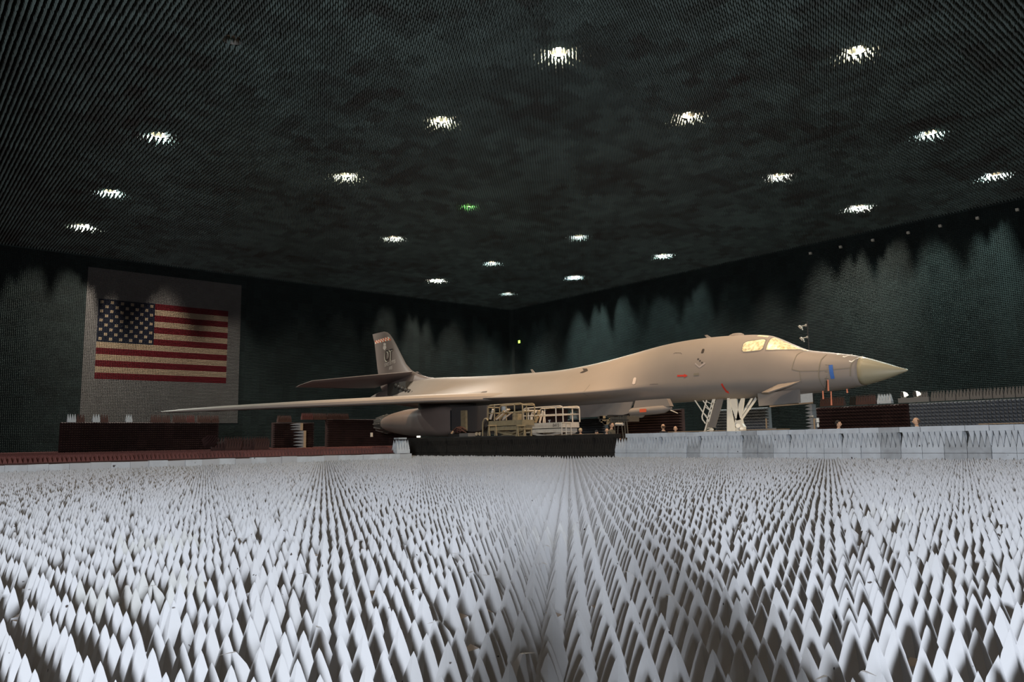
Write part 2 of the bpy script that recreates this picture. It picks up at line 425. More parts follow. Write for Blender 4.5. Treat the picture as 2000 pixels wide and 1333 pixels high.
for idx, (lx, ly, c, k) in enumerate(LAMPS):
    o = lamp0 if idx == 0 else copy_tree(lamp0, None)
    o.location = (lx, ly, ZT)
    o['label'] = ('green' if c is GREEN else 'warm white' if c in (GLOW, WHITE) else 'cool white') + ' ceiling lamp, ' + POS[idx]
    o['group'] = 'lamps recessed in the ceiling'
    if c is not COOL and c is not LAMPS[5][2]:
        for ch in o.children:
            if ch.name.startswith('lens'):
                if ch.data.users > 1 or True: ch.data = ch.data.copy()
                ch.data.materials[0] = M['lens_warm'] if c in (GLOW, WHITE) else M['lens_green']
o = copy_tree(lamp0, (11.9, 33.9, ZT)); o['label'] = 'unlit recessed ceiling lamp at upper left, dark brown spot among spikes'; o['group'] = 'lamps recessed in the ceiling'
for ch in o.children:
    if ch.name.startswith('lens'): ch.data = ch.data.copy(); ch.data.materials[0] = M['lens_off']
# small fixtures along the top of the right wall
ORD = ['first', 'second', 'third', 'fourth', 'fifth', 'sixth', 'seventh', 'eighth', 'ninth', 'tenth', 'eleventh', 'twelfth', 'thirteenth', 'fourteenth', 'fifteenth',
       'sixteenth', 'seventeenth', 'eighteenth', 'nineteenth', 'twentieth', 'twenty-first', 'twenty-second', 'twenty-third', 'twenty-fourth', 'twenty-fifth', 'twenty-sixth', 'twenty-seventh', 'twenty-eighth', 'twenty-ninth', 'thirtieth', 'thirty-first', 'thirty-second']
for k, yy in enumerate([17.9, 20.85, 23.8, 26.5, 29.7, 32.8, 35.9]):
    t = thing('wall_spotlight', ORD[k] + ' small spotlight from the right edge, high on the right spiked wall', 'spotlight', (XW - .1, yy, 19.45), 0, 'small fixtures along the right wall')
    MB().box(-.12, .12, -.11, .11, -.10, .12).obj('housing', M['lift_white'], t)
    MB().bar((0, 0, 0), (.4, 0, .05), .06).obj('bracket', M['dark_metal'], t)
t = thing('exit_light', 'tiny green light on the far wall above the fuselage', 'exit light', tuple(onX(1014, 668, XW - .15)), 0)
MB().box(-.05, .05, -.16, .16, -.2, .2).obj('light_face', M['green_led'], t)
MB().box(.05, .12, -.2, .2, -.25, .25).obj('housing', M['dark_metal'], t)

# ------------------------------------------------------------------ flag mural
panel = wthing('flag_backdrop', 'large pale grey spiked panel on the left wall behind the flag', 'panel', (PI0 * P, YW, 0))
I, J = np.meshgrid(np.arange(PI0, PI1), np.arange(PJ0, PJ1)); I = I.ravel(); J = J.ravel()
keep = ~((I >= FI0) & (I < FI1) & (J >= FJ0) & (J < FJ1))
def cells_flag(i, j, d=.12):
    return np.stack([(i + .5) * P, np.full(len(i), YW + .3 - d), (j + .5) * P], 1)
spike_stuff('foam_spikes', cells_flag(I[keep], J[keep]), (1, 0, 0), (0, 0, 1), (0, -1, 0), P, .24, M['panel_foam'], panel, jit=.02)
MB().box(PI0 * P, PI1 * P, YW + .17, YW + .31, PJ0 * P, PJ1 * P).obj('panel_backing', M['panel_foam'], panel)
flag = wthing('flag', 'large striped and starred flag made of coloured foam spikes on the left wall', 'flag', (FI0 * P, YW, FJ0 * P))
CI1 = FI0 + 34; CJ0 = FJ1 - 28
for s in range(13):
    j0 = FJ1 - 4 * (s + 1); i0 = CI1 if s < 7 else FI0
    I, J = np.meshgrid(np.arange(i0, FI1), np.arange(j0, j0 + 4)); I = I.ravel(); J = J.ravel()
    spike_stuff('stripe', cells_flag(I, J), (1, 0, 0), (0, 0, 1), (0, -1, 0), P, .25, M['flag_red'] if s % 2 == 0 else M['flag_white'], flag, jit=.02,
                label='red foam spike stripe' if s % 2 == 0 else 'cream foam spike stripe', kind=None)
stars = []
for r in range(9):
    for c in range(6 if r % 2 == 0 else 5):
        stars.append((FI0 + 1 + (0 if r % 2 == 0 else 3) + 6 * c, FJ1 - 3 - 3 * r))
used = set((i + a, j + b) for i, j in stars for a in (0, 1) for b in (0, 1))
cc = [(i, j) for i in range(FI0, CI1) for j in range(CJ0, FJ1) if (i, j) not in used]
spike_stuff('canton', cells_flag(np.array([c[0] for c in cc]), np.array([c[1] for c in cc])), (1, 0, 0), (0, 0, 1), (0, -1, 0), P, .25, M['flag_blue'], flag, jit=.02, label='dark blue foam spike canton', kind=None)
V, F = pyramids(cells_flag(np.array([0, 1, 0, 1]), np.array([0, 0, 1, 1])) , (1, 0, 0), (0, 0, 1), (0, -1, 0), P, .26)
sm = None
for (i, j) in stars:
    if sm is None:
        o = raw_mesh('star', V, F, M['flag_white'], flag); sm = o.data
    else:
        o = bpy.data.objects.new('star', sm); link(o, flag)
    o.location = (i * P, 0, j * P)
# ------------------------------------------------------------------ white spike field
BL = .61; P4 = BL / 4      # barrier blocks
BF = .66; PF = BF / 4      # floor blocks
LEV = [(0, 1.0), (.30, .85), (.60, .57), (.84, .27), (.96, .09)]
def spike_mb(mb, x, y, z0, h, style, rnd, pitch=PF):
    hp = pitch / 2; rings = []
    ox = rnd.uniform(-.011, .011); oy = rnd.uniform(-.011, .011)
    lv = LEV
    if style == 'cut': lv = [(0, 1.0), (.32, .80), (.58, .54), (.72 + rnd.uniform(-.04, .06), .36)]
    bend = rnd.uniform(0, 2 * PI); amt = .055 if style == 'bent' else rnd.uniform(0, .008)
    for (t, wd) in lv:
        k = max(0, t - .5) / .5; dx = math.cos(bend) * amt * k * k + ox * t; dy = math.sin(bend) * amt * k * k + oy * t
        zz = z0 + h * t - (amt * .5 * k * k if style == 'bent' else 0)
        rings.append([(x + a * hp * wd + dx, y + b * hp * wd + dy, zz + (rnd.uniform(-.02, .02) if style == 'cut' and t > .6 else 0)) for a, b in ((-1,-1),(1,-1),(1,1),(-1,1))])
    b = len(mb.v); mb.v += [p for r in rings for p in r]
    for i in range(len(rings) - 1):
        for j in range(4): mb.f.append((b + i*4 + j, b + i*4 + (j+1) % 4, b + i*4 + 4 + (j+1) % 4, b + i*4 + 4 + j)); mb.mi.append(0)
    n = b + (len(rings) - 1) * 4
    if style == 'cut':
        mb.f.append((n, n+1, n+2, n+3)); mb.mi.append(1)
    else:
        k = 1.0; dx = math.cos(bend) * amt * (1.9 if style == 'bent' else 1) + ox; dy = math.sin(bend) * amt * (1.9 if style == 'bent' else 1) + oy
        mb.v.append((x + dx, y + dy, z0 + h * (.90 if style == 'bent' else 1.0)))
        for j in range(4): mb.f.append((n + j, n + (j+1) % 4, len(mb.v) - 1)); mb.mi.append(0)
rnd = random.Random(11)
ZB, HS = .08, .47
def pick(): 
    r = rnd.random()
    return 'cut' if r < .04 else 'bent' if r < .09 else 'plain'
spike_pool = []
for k in range(14):
    mb = MB(); spike_mb(mb, 0, 0, 0, HS * rnd.uniform(.96, 1.04), 'cut' if k == 0 else 'bent' if k in (1, 2) else 'plain', rnd)
    spike_pool.append(mb.mesh('spike', [M['white_foam'], M['tip_brown']], True))
block_pool = []
for k in range(9):
    mb = MB(); mb.box(0, BF - .004, 0, BF - .004, 0, ZB)
    for a in range(4):
        for b in range(4): spike_mb(mb, (a + .5) * PF, (b + .5) * PF, ZB, HS * rnd.uniform(.96, 1.04), pick(), rnd)
    block_pool.append(mb.mesh('foam_block', [M['white_foam'], M['tip_brown']], True))
base_me = MB().box(0, BF - .004, 0, BF - .004, 0, ZB).mesh('block_base', M['white_foam'])
def prj(x, y, z):
    c = RM.T @ (np.array([x, y, z]) - CAMP); return (CXP + FPX * c[0] / -c[2], CYP - FPX * c[1] / -c[2], -c[2])
cells = []
for i in range(0, 45):
    for j in range(-10, 62):
        x0 = 24.0 - BF * (i + 1); y0 = 31.4 - BF * (j + 1)
        if j < 0 and i > 4: continue
        if y0 < -4.2 or x0 < -4.6: continue
        xc, yc = x0 + BF / 2, y0 + BF / 2
        dp = .652 * xc + .758 * yc; lt = .758 * xc - .652 * yc
        if dp < -.1 or abs(lt) > dp * .72 + 4.0: continue
        vis = False; d = 1e9
        if dp > .8:
            q = prj(xc, yc, .5); vis = -70 < q[0] < 2070 and q[1] < 1400; d = q[2]
        cells.append((0 if vis else 1, d, x0, y0))
cells.sort()
GREYS = [onX(350, 1170, 0)]
def at_z(x, y, Z):
    d = ray(x, y); return CAMP + d * (Z - CAMP[2]) / d[2]
dirty = [at_z(350, 1165, .5), at_z(300, 1060, .5), at_z(1700, 1000, .5), at_z(640, 985, .5), at_z(1100, 1040, .5)]
DLAB = ['dirty grey spiked foam block among white ones at the lower left', 'grey stained spiked foam block in the left part of the field, behind the dirtiest one', 'stained spiked foam block in the right part of the field',
        'stained spiked foam block left of the middle of the field', 'brown-tipped stained foam block in the middle of the field']
GL = 'white spiked foam block of the floor field in front of the barrier'; GG = 'white spiked foam blocks of the floor field'
nb = 0; rest = []
for (v, d, x0, y0) in cells:
    dl_ = None
    for q, lab in zip(dirty, DLAB):
        if x0 <= q[0] < x0 + BF and y0 <= q[1] < y0 + BF: dl_ = lab
    if v == 0 and (nb < 300 or dl_):
        if nb < 110:
            t = bpy.data.objects.new('foam_block', None); t.location = (x0, y0, rnd.uniform(0, .03)); COL.objects.link(t)
            t.empty_display_size = .2
            b = bpy.data.objects.new('block_base', base_me); COL.objects.link(b); b.parent = t
            for a in range(4):
                for c in range(4):
                    r = rnd.random()
                    me = spike_pool[0 if r < .03 else rnd.choice((1, 2)) if r < .07 else rnd.randrange(3, 14)]
                    s = bpy.data.objects.new('spike', me); s.location = ((a + .5) * PF, (c + .5) * PF, ZB)
                    s.rotation_euler = (0, 0, rnd.randrange(4) * PI / 2); s.scale = (1, 1, rnd.uniform(.95, 1.05)); COL.objects.link(s); s.parent = t
                    if dl_:
                        s.material_slots[0].link = 'OBJECT'; s.material_slots[0].material = M['grey_foam'] if 'grey' in dl_ else M['stained']
        else:
            me = block_pool[rnd.randrange(9)]
            t = bpy.data.objects.new('foam_block', me); t.location = (x0, y0, rnd.uniform(0, .03)); COL.objects.link(t)
            if dl_: t.material_slots[0].link = 'OBJECT'; t.material_slots[0].material = M['stained']
        if dl_: tag(t, dl_, 'foam block')
        else: tag(t, GL, 'foam block', GG)
        nb += 1
    else: rest.append((x0, y0))
R = np.array(rest)
aa, bb = np.meshgrid(np.arange(4), np.arange(4))
CX_ = (R[:, 0][:, None] + (aa.ravel() + .5)[None] * PF).ravel(); CY_ = (R[:, 1][:, None] + (bb.ravel() + .5)[None] * PF).ravel()
spike_stuff('foam_spike_field', np.stack([CX_, CY_, np.full(len(CX_), ZB)], 1), (1, 0, 0), (0, 1, 0), (0, 0, 1), PF, HS, M['white_foam'], jit=.05,
            levels=LEV[:4], label='rest of the white foam spikes carpeting the floor up to the barrier', cat='foam spikes')

# ------------------------------------------------------------------ burgundy field and its white edging
XE = 20.3
I, J = np.meshgrid(np.arange(int(-1 / P4), int(XE / P4)), np.arange(int(31.75 / P4), int(80 / P4))); I = I.ravel(); J = J.ravel()
C = np.stack([(I + .5) * P4, (J + .5) * P4, np.full(len(I), .80)], 1)
C2I, C2J = np.meshgrid(np.arange(int(XE / P4), int(36 / P4)), np.arange(int(50 / P4), int(72 / P4))); 
C = np.concatenate([C, np.stack([(C2I.ravel() + .5) * P4, (C2J.ravel() + .5) * P4, np.full(C2I.size, .80)], 1)])
dp = .652 * C[:, 0] + .758 * C[:, 1]; lt = .758 * C[:, 0] - .652 * C[:, 1]
C = C[(np.abs(lt) < dp * .70 + 2) & ~((C[:, 1] > 58.2) & (C[:, 1] < 58.75) & (C[:, 0] > 9.7) & (C[:, 0] < 38.7))]
o = spike_stuff('burgundy_spike_field', C, (1, 0, 0), (0, 1, 0), (0, 0, 1), P4, .24, M['burgundy'], jit=.06, label='burgundy foam spikes carpeting the raised floor under the flag wall', cat='foam spikes')
MB().box(-4, XE, 31.62, 80, 0, .81).obj('foam_platform', M['burgundy_dark'], o)
MB().box(XE, 36, 50, 72, 0, .81).obj('foam_platform', M['burgundy_dark'], o)
k = 0; y = 31.40
x1 = XE + .1
while x1 > 1.0:
    wd = .66 + rnd.uniform(-.03, .03)
    h = .76 + rnd.uniform(-.015, .02)
    mb = MB(); y_ = 31.40 + rnd.uniform(-.012, .012)
    mb.slab([(-wd + .006, 0, 0), (0, 0, 0), (0, 0, h), (-wd + .006, 0, h + rnd.uniform(-.012, .012))], (0, .2, 0))
    o = mb.obj('edge_block', M['barrier_foam'] if rnd.random() > .25 else M['white_foam'], loc=(x1, y_, 0))
    tag(o, 'white edging block of the burgundy field, ' + (ORD[k] if k < len(ORD) else 'last') + ' from its right end below the wing', 'foam block', 'white edging blocks along the burgundy field')
    x1 -= wd; k += 1

def upright(name, m, loc, rz, label, group=None, n=4, rows=3, h=.62, base=.12, inv=False, off=0., slim=.95, cat='foam block', scl=1.0, kind=None, pitch=P4):
    """a foam block: slab base with n x rows pyramids; local x = depth (rows), local y = length (n)"""
    mb = MB(); L_ = n * pitch; Dp = rows * pitch
    def Z(z): return (h + base - z) if inv else z
    mb.box(0, Dp, .008, L_ - .008, min(Z(0), Z(base)), max(Z(0), Z(base)))
    for a in range(rows):
        for b in range(n):
            x, y_ = (a + .5) * pitch, (b + .5) * pitch + off
            hp = pitch / 2 * slim
            tx = rnd.uniform(-.012, .012)
            v = [(x - hp, y_ - hp, Z(base)), (x + hp, y_ - hp, Z(base)), (x + hp, y_ + hp, Z(base)), (x - hp, y_ + hp, Z(base))]
            hb = hp * .58; zm = base + h * .42
            v += [(x - hb, y_ - hb + tx * .4, Z(zm)), (x + hb, y_ - hb + tx * .4, Z(zm)), (x + hb, y_ + hb + tx * .4, Z(zm)), (x - hb, y_ + hb + tx * .4, Z(zm))]
            v += [(x, y_ + tx, Z(base + h * rnd.uniform(.93, 1.0)))]
            mb.add(v, [(0,1,5,4),(1,2,6,5),(2,3,7,6),(3,0,4,7),(4,5,8),(5,6,8),(6,7,8),(7,4,8)])
    o = mb.obj(name, m, loc=loc, rz=rz)
    return tag(o, label, cat, group, kind)

# ------------------------------------------------------------------ barrier
XB = 24.02; y = 37.3; k = 0; kk = 0
black_n = 0
ys = []
yy = 37.2
while yy > 3.0:
    ys.append(yy); yy -= BL
i_w = 0; i_b = 0
for idx, y1 in enumerate(ys):
    y0 = y1 - BL
    black = y1 > 21.95
    m = M['black_foam'] if black else (M['barrier_foam'] if rnd.random() > .22 else M['barrier_foam_dark'])
    if black: nm = ORD[i_b]; tone = 'black'; i_b += 1
    else: nm = ORD[i_w]; tone = 'white'; i_w += 1
    x = XB + rnd.uniform(-.02, .02); dz = rnd.uniform(-.012, .012)
    end = 'black part of barrier' if black else 'white part of barrier'
    o = MB().box(0, .5, .008, BL - .008, 0, .69).obj('barrier_base_block', m, loc=(x - .02, y0, 0))
    tag(o, tone + ' flat foam block in lowest course, ' + nm + ' from left, ' + end, 'foam block', tone + ' lowest course of the barrier')
    upright('barrier_upright_block', m, (x, y0, .70 ), 0, tone + ' foam block with spikes up, ' + nm + ' from left, ' + end, tone + ' upright course of the barrier', h=.46, base=.16, slim=.88)
    if black or i_w > 1:
        m2 = m if rnd.random() > .4 else (M['black_foam'] if black else M['barrier_foam'])
        upright('barrier_inverted_block', m2, (x + rnd.uniform(-.02, .0), y0, .87 + abs(dz)), 0, tone + ' upside-down foam block on top, ' + nm + ' from left, ' + end, tone + ' capping course of the barrier',
                h=.45, base=.16, slim=.88, inv=True, off=0 if False else P4 / 2 * (1 if idx % 3 else -1) * .98)
# plywood strips lying on the barrier
for k, (a, b) in enumerate([(3.4, 5.2), (5.3, 7.6), (13.6, 15.4), (16.2, 18.6), (22.4, 25.6)]):
    o = MB().box(XB + .08, XB + .46, a, b, 1.505, 1.525).obj('plywood_strip', M['wood'])
    tag(o, 'thin brown plywood strip lying on the barrier top, ' + ORD[k] + ' from the right edge', 'plywood', 'plywood strips on the barrier')
# foam block stack on the edging
upright('foam_block', M['barrier_foam'], (20.32, 31.42, .77), PI / 2, 'white foam block with two bare spikes, standing alone left of the black barrier', rows=3, n=5, h=.55, base=.14, slim=.97)
tag(MB().slab([(19.66, 31.40, 1.455), (20.12, 31.40, 1.455), (20.12, 31.40, 1.53), (19.66, 31.40, 1.53)], (0, .45, 0)).obj('foam_slab', M['barrier_foam_dark']), 'grey foam slab lying on the spikes of the lone block by the black barrier', 'foam slab')
# ------------------------------------------------------------------ free-standing foam walls
def foam_wall(name, label, m, p0, p1, z0, z1, face, pitch=.1525, h=.28, th=.3, ctop=None, sidem=None):
    """wall between p0 and p1 (xy) whose spikes point along face ('-Y' or '-X')"""
    t = wthing(name, label, 'foam wall', (p0[0], p0[1], 0))
    if face == '-Y':
        n = int(abs(p1[0] - p0[0]) / pitch); r = round((z1 - z0) / pitch)
        I, J = np.meshgrid(np.arange(n), np.arange(r)); I = I.ravel(); J = J.ravel()
        C = np.stack([p0[0] + (I + .5) * pitch, np.full(len(I), p0[1]), z0 + (J + .5) * pitch], 1)
        spike_stuff('foam_spikes', C, (1, 0, 0), (0, 0, 1), (0, -1, 0), pitch, h, m, t, jit=.04)
        MB().box(p0[0], p0[0] + n * pitch, p0[1], p0[1] + th, max(z0, 0), z0 + r * pitch).obj('screen_frame', sidem or m, t)
        return t
    n = int(abs(p1[1] - p0[1]) / pitch); r = round((z1 - z0) / pitch)
    I, J = np.meshgrid(np.arange(n), np.arange(r)); I = I.ravel(); J = J.ravel()
    C = np.stack([np.full(len(I), p0[0]), p0[1] + (I + .5) * pitch, z0 + (J + .5) * pitch], 1)
    spike_stuff('foam_spikes', C, (0, 1, 0), (0, 0, 1), (-1, 0, 0), pitch, h, m, t, jit=.04)
    MB().box(p0[0], p0[0] + th, p0[1], p0[1] + n * pitch, 0, z0 + r * pitch).obj('screen_frame', sidem or m, t)
    return t
foam_wall('foam_screen', 'long dark burgundy spiked foam wall standing below the flag', M['burgundy_dark'], (9.85, 58.3), (20.5, 58.3), .63, 3.06, '-Y')
foam_wall('foam_screen', 'dark burgundy spiked foam wall left of the engines, with a white stack before it', M['burgundy_dark'], (24.7, 58.3), (28.3, 58.3), .63, 3.1, '-Y')
foam_wall('foam_screen', 'wide dark burgundy spiked foam wall right behind the engine nozzle', M['burgundy_dark'], (29.4, 58.3), (38.5, 58.3), .63, 3.3, '-Y')
foam_wall('foam_screen', 'dark burgundy spiked foam wall under the aircraft nose', M['burgundy_dark'], (46, 18.05), (46, 23.7), 0, 3.05, '-X', pitch=.2, h=.34)
foam_wall('foam_screen', 'long grey spiked foam wall at the right edge behind the bald person', M['greyblue_foam'], (46, 8.0), (46, 18.0), 0, 3.05, '-X', pitch=.2, h=.34)
foam_wall('foam_screen', 'grey-blue spiked foam wall right behind the nose landing gear', M['greyblue_foam'], (46, 27.0), (46, 31.4), 0, 3.3, '-X', pitch=.2, h=.34, sidem=M['greyblue_foam'])
foam_wall('foam_screen', 'dark burgundy spiked foam wall behind the pod under the belly', M['burgundy_dark'], (46, 34.1), (46, 41.5), 0, 3.4, '-X', pitch=.2, h=.34)
foam_wall('foam_screen', 'dark grey spiked foam wall behind the capped person', M['dark_greyblue'], (46, 41.8), (46, 54), 0, 3.05, '-X', pitch=.2, h=.34)
# loose blocks along the tops
def top_y(px0, px1, m, lab, Y=58.4, zt=None, pyt=812, z=3.07):
    a = onY(px0, 820, Y); b = onY(px1, 820, Y); L_ = b.x - a.x
    n = max(2, round(L_ / .1525))
    upright('foam_block', m, (b.x, Y, z), PI / 2, lab, rows=2, n=n, h=.50, base=.12, pitch=L_ / n)
top_y(131, 149, M['barrier_foam'], 'white foam block with spikes up at the left end of the wall below the flag')
top_y(150, 166, M['brown_foam'], 'brown foam block beside the leftmost white one on the wall below the flag')
top_y(181, 196, M['barrier_foam'], 'second white foam block on the wall below the flag')
top_y(197, 212, M['brown_foam'], 'brown foam block beside the second white one on the wall below the flag')
top_y(246, 259, M['barrier_foam'], 'third white foam block, standing alone on the wall below the flag')
top_y(295, 316, M['brown_foam'], 'brown foam block on the wall below the flag, under the wing tip')
top_y(317, 333, M['brown_foam'], 'brown foam block right of the one under the wing tip')
top_y(338, 364, M['brown_foam'], 'wide brown foam block between narrower brown ones on the wall below the flag')
top_y(365, 381, M['burgundy'], 'reddish foam block on the wall below the flag')
top_y(386, 412, M['brown_foam'], 'wide brown foam block near the right end of the wall below the flag')
top_y(413, 428, M['brown_foam'], 'last brown foam block at the right end of the wall below the flag')
top_y(543, 570, M['brown_foam'], 'brown foam block on the wall left of the engines', z=3.1)
top_y(590, 612, M['burgundy'], 'reddish foam block at the left end of the wall behind the nozzle', z=3.32)
top_y(613, 640, M['brown_foam'], 'second foam block from the left on the wall behind the nozzle', z=3.32)
top_y(641, 682, M['brown_foam'], 'long brown foam block on the wall behind the nozzle', z=3.32)
def top_x(px0, px1, m, lab, X=46.05, z=3.07, h=.50):
    a = onX(px1, 790, X); b = onX(px0, 790, X); L_ = b.y - a.y; n = max(2, round(L_ / .1525))
    upright('foam_block', m, (X, a.y, z), 0, lab, rows=2, n=n, h=h, base=.14, pitch=L_ / n)
top_x(1601, 1648, M['brown_foam'], 'brown foam block at the left end of the burgundy wall under the nose')
top_x(1659, 1670, M['black_foam'], 'black foam block between brown ones on the wall under the nose')
top_x(1671, 1710, M['brown_foam'], 'brown foam block right of the black one on the wall under the nose')
top_x(1713, 1741, M['barrier_foam'], 'white foam block on the right part of the burgundy wall under the nose')
top_x(1793, 1813, M['panel_foam'], 'pale grey foam block right of the two floodlights')
top_x(1112, 1127, M['barrier_foam'], 'white foam block standing on the dark grey screen behind the cream lift', z=3.06)
q = [1818, 1847, 1868, 1895, 1921, 1940, 1962, 1985, 2010]
for k in range(8):
    top_x(q[k] + .4, q[k + 1] - .4, M['panel_foam'], 'pale grey foam block, ' + ORD[k] + ' in the row along the right-hand grey wall')
# flat grey cover under the two floodlights
o = MB().box(46.0, 46.3, 16.9, 18.6, 3.06, 3.34).obj('foam_slab', M['crate']); tag(o, 'flat dark grey foam slab lying under the two floodlights', 'foam slab')
# ---- small floodlights on the wall
for k, px in enumerate((1765, 1790)):
    p = onX(px, 773, 46.1)
    t = thing('floodlight', ('left' if k == 0 else 'right') + ' one of two small floodlights on the foam wall right of the nose', 'floodlight', (p.x, p.y, 3.34), 0, 'two floodlights on the foam wall')
    MB().bar((0, -.14, .02), (0, .14, .02), .05).bar((0, -.14, .02), (0, -.14, .2), .03).bar((0, .14, .02), (0, .14, .2), .03).obj('bracket', M['metal'], t)
    mb = MB(); mb.hexa([(-.08, .0, .08), (.08, .0, .08), (.08, .2, .16), (-.08, .2, .16)], [(-.08, -.1, .30), (.08, -.1, .30), (.08, .1, .40), (-.08, .1, .40)]); mb.obj('housing', M['dark_metal'], t)
    mb = MB(); mb.hexa([(-.10, -.16, .30), (.10, -.16, .30), (.10, -.24, .16), (-.10, -.24, .16)], [(-.10, -.03, .37), (.10, -.03, .37), (.10, -.06, .06), (-.10, -.06, .06)]); mb.obj('lens', M['flood_lens'], t)
# ---- light mast behind the cockpit
b = onX(1578, 650, 46.5)
t = wthing('camera_mast', 'thin dark mast with two arm-mounted cameras rising behind the cockpit', 'mast', (46.5, b.y, 0))
MB().tube([(46.5, b.y, 0), (46.5, b.y, 5.5)], .07).tube([(46.5, b.y, 5.5), (46.5, b.y, 8.7)], .045).obj('pole', M['dark_metal'], t)
MB().box(46.1, 46.9, b.y - .4, b.y + .4, 0, .12).obj('base', M['dark_metal'], t)
for py in (636, 659):
    a = onX(1574 + (3 if py > 640 else 0), py, 46.5); c = onX(1564 + (3 if py > 640 else 0), py + 2, 46.5)
    s = MB().tube([a, c], .035).obj('arm', M['lift_white'], t)
    mb = MB(); mb.ball(a, .09); mb.bar(c + Vector((0, .12, .05)), c - Vector((0, .05, .14)), .16, .12); mb.bar(c, c + Vector((0, -.12, -.26)), .05); mb.obj('camera_head', M['lift_white'], t)
# ---- column of grey blocks, spikes sideways, near the nose door
def side_stack(name, m, px, py0, py1, X, lab, dir_=1, n=4, W_=.5, rows=None):
    pass
for k in range(5):
    z0 = 1.1 + k * .42
    mb = MB(); a = onX(1586, 820, 44.0)
    mb.box(44.0, 44.5, a.y - .05, a.y + .06, z0, z0 + .40)
    for zz in (z0 + .10, z0 + .30):
        for dy in (1,):
            mb.add([(44.0, a.y + .06, zz - .10), (44.2, a.y + .06, zz - .10), (44.2, a.y + .06, zz + .10), (44.0, a.y + .06, zz + .10), (44.1, a.y + .48, zz)], [(0,1,4),(1,2,4),(2,3,4),(3,0,4),(0,3,2,1)])
            mb.add([(44.2, a.y + .06, zz - .10), (44.4, a.y + .06, zz - .10), (44.4, a.y + .06, zz + .10), (44.2, a.y + .06, zz + .10), (44.3, a.y + .48, zz)], [(0,1,4),(1,2,4),(2,3,4),(3,0,4),(0,3,2,1)])
    o = mb.obj('foam_block', M['greyblue_foam']); tag(o, 'grey foam block, spikes left, beside the burgundy nose wall, ' + ['lowest', 'second from below', 'middle', 'second from top', 'topmost'][k] + ' of the column', 'foam block', 'column of grey foam blocks')
MB().box(44.0, 44.5, a.y - .1, a.y + .1, 0, 1.1).obj('foam_block', M['greyblue_foam'])
tag(bpy.context.scene.objects[-1] if False else COL.objects[-1], 'grey foam block carrying the column beside the burgundy nose wall', 'foam block')
# ---- white rack of spikes pointing left in front of the burgundy wall
for k, (px, z0, z1) in enumerate([(598, .64, 1.35), (598, 1.36, 1.88), (598, 1.89, 2.38), (591.5, 2.40, 2.98)]):
    a = onY(px, 850, 56.5); n = max(1, round((z1 - z0) / .22)); ph = (z1 - z0) / n
    mb = MB(); mb.m = 1; mb.box(a.x - .22, a.x, 56.5, 57.1, z0, z1); mb.m = 0
    for r_ in range(n):
        for c_ in range(3):
            zz = z0 + (r_ + .5) * ph; yy = 56.6 + c_ * .2; hp = ph / 2
            mb.add([(a.x - .22, yy - .1, zz - hp), (a.x - .22, yy + .1, zz - hp), (a.x - .22, yy + .1, zz + hp), (a.x - .22, yy - .1, zz + hp), (a.x - .88, yy, zz)], [(0,1,4),(1,2,4),(2,3,4),(3,0,4),(0,3,2,1)])
    o = mb.obj('foam_block', [M['greyblue_foam'], M['flag_white']])  # cream back puts the warm light on the white blocks' edges into colour
    tag(o, 'cream-lit foam block with spikes pointing left, ' + ['lowest', 'second', 'third', 'topmost'][k] + ' of the pile left of the engines', 'foam block', 'pile of sideways foam blocks')
# ---- heap of leaning burgundy blocks
for k, (px, rz_, tilt, n) in enumerate([(425, .3, 1.0, 4), (447, -.2, .75, 5), (474, .1, .55, 6), (502, -.1, .6, 6), (528, .15, .5, 6)]):
    a = onY(px, 885, 41.0)
    o = upright('foam_block', M['brown_foam'] if k else M['burgundy_dark'], (a.x - .4, 41.0 + .3 * (k % 2), 1.0), 0, 'burgundy-brown foam block lying tilted on the burgundy field, ' + ORD[k] + ' from the left of the heap', rows=3, n=n, h=.55, base=.12, group='heap of burgundy blocks')
    o.rotation_euler = (0, -tilt, PI / 2 + rz_); o.location = (a.x + (-.1 if k else -.2), 41.0 + .2 * (k % 2), 1.0 + (.25 if k == 0 else .05))

# ------------------------------------------------------------------ the aircraft
XA = 33.8
bomber = wthing('bomber_aircraft', 'large grey four-engined swing-wing jet bomber with a pointed olive nose', 'aircraft', (XA, 35, 0))
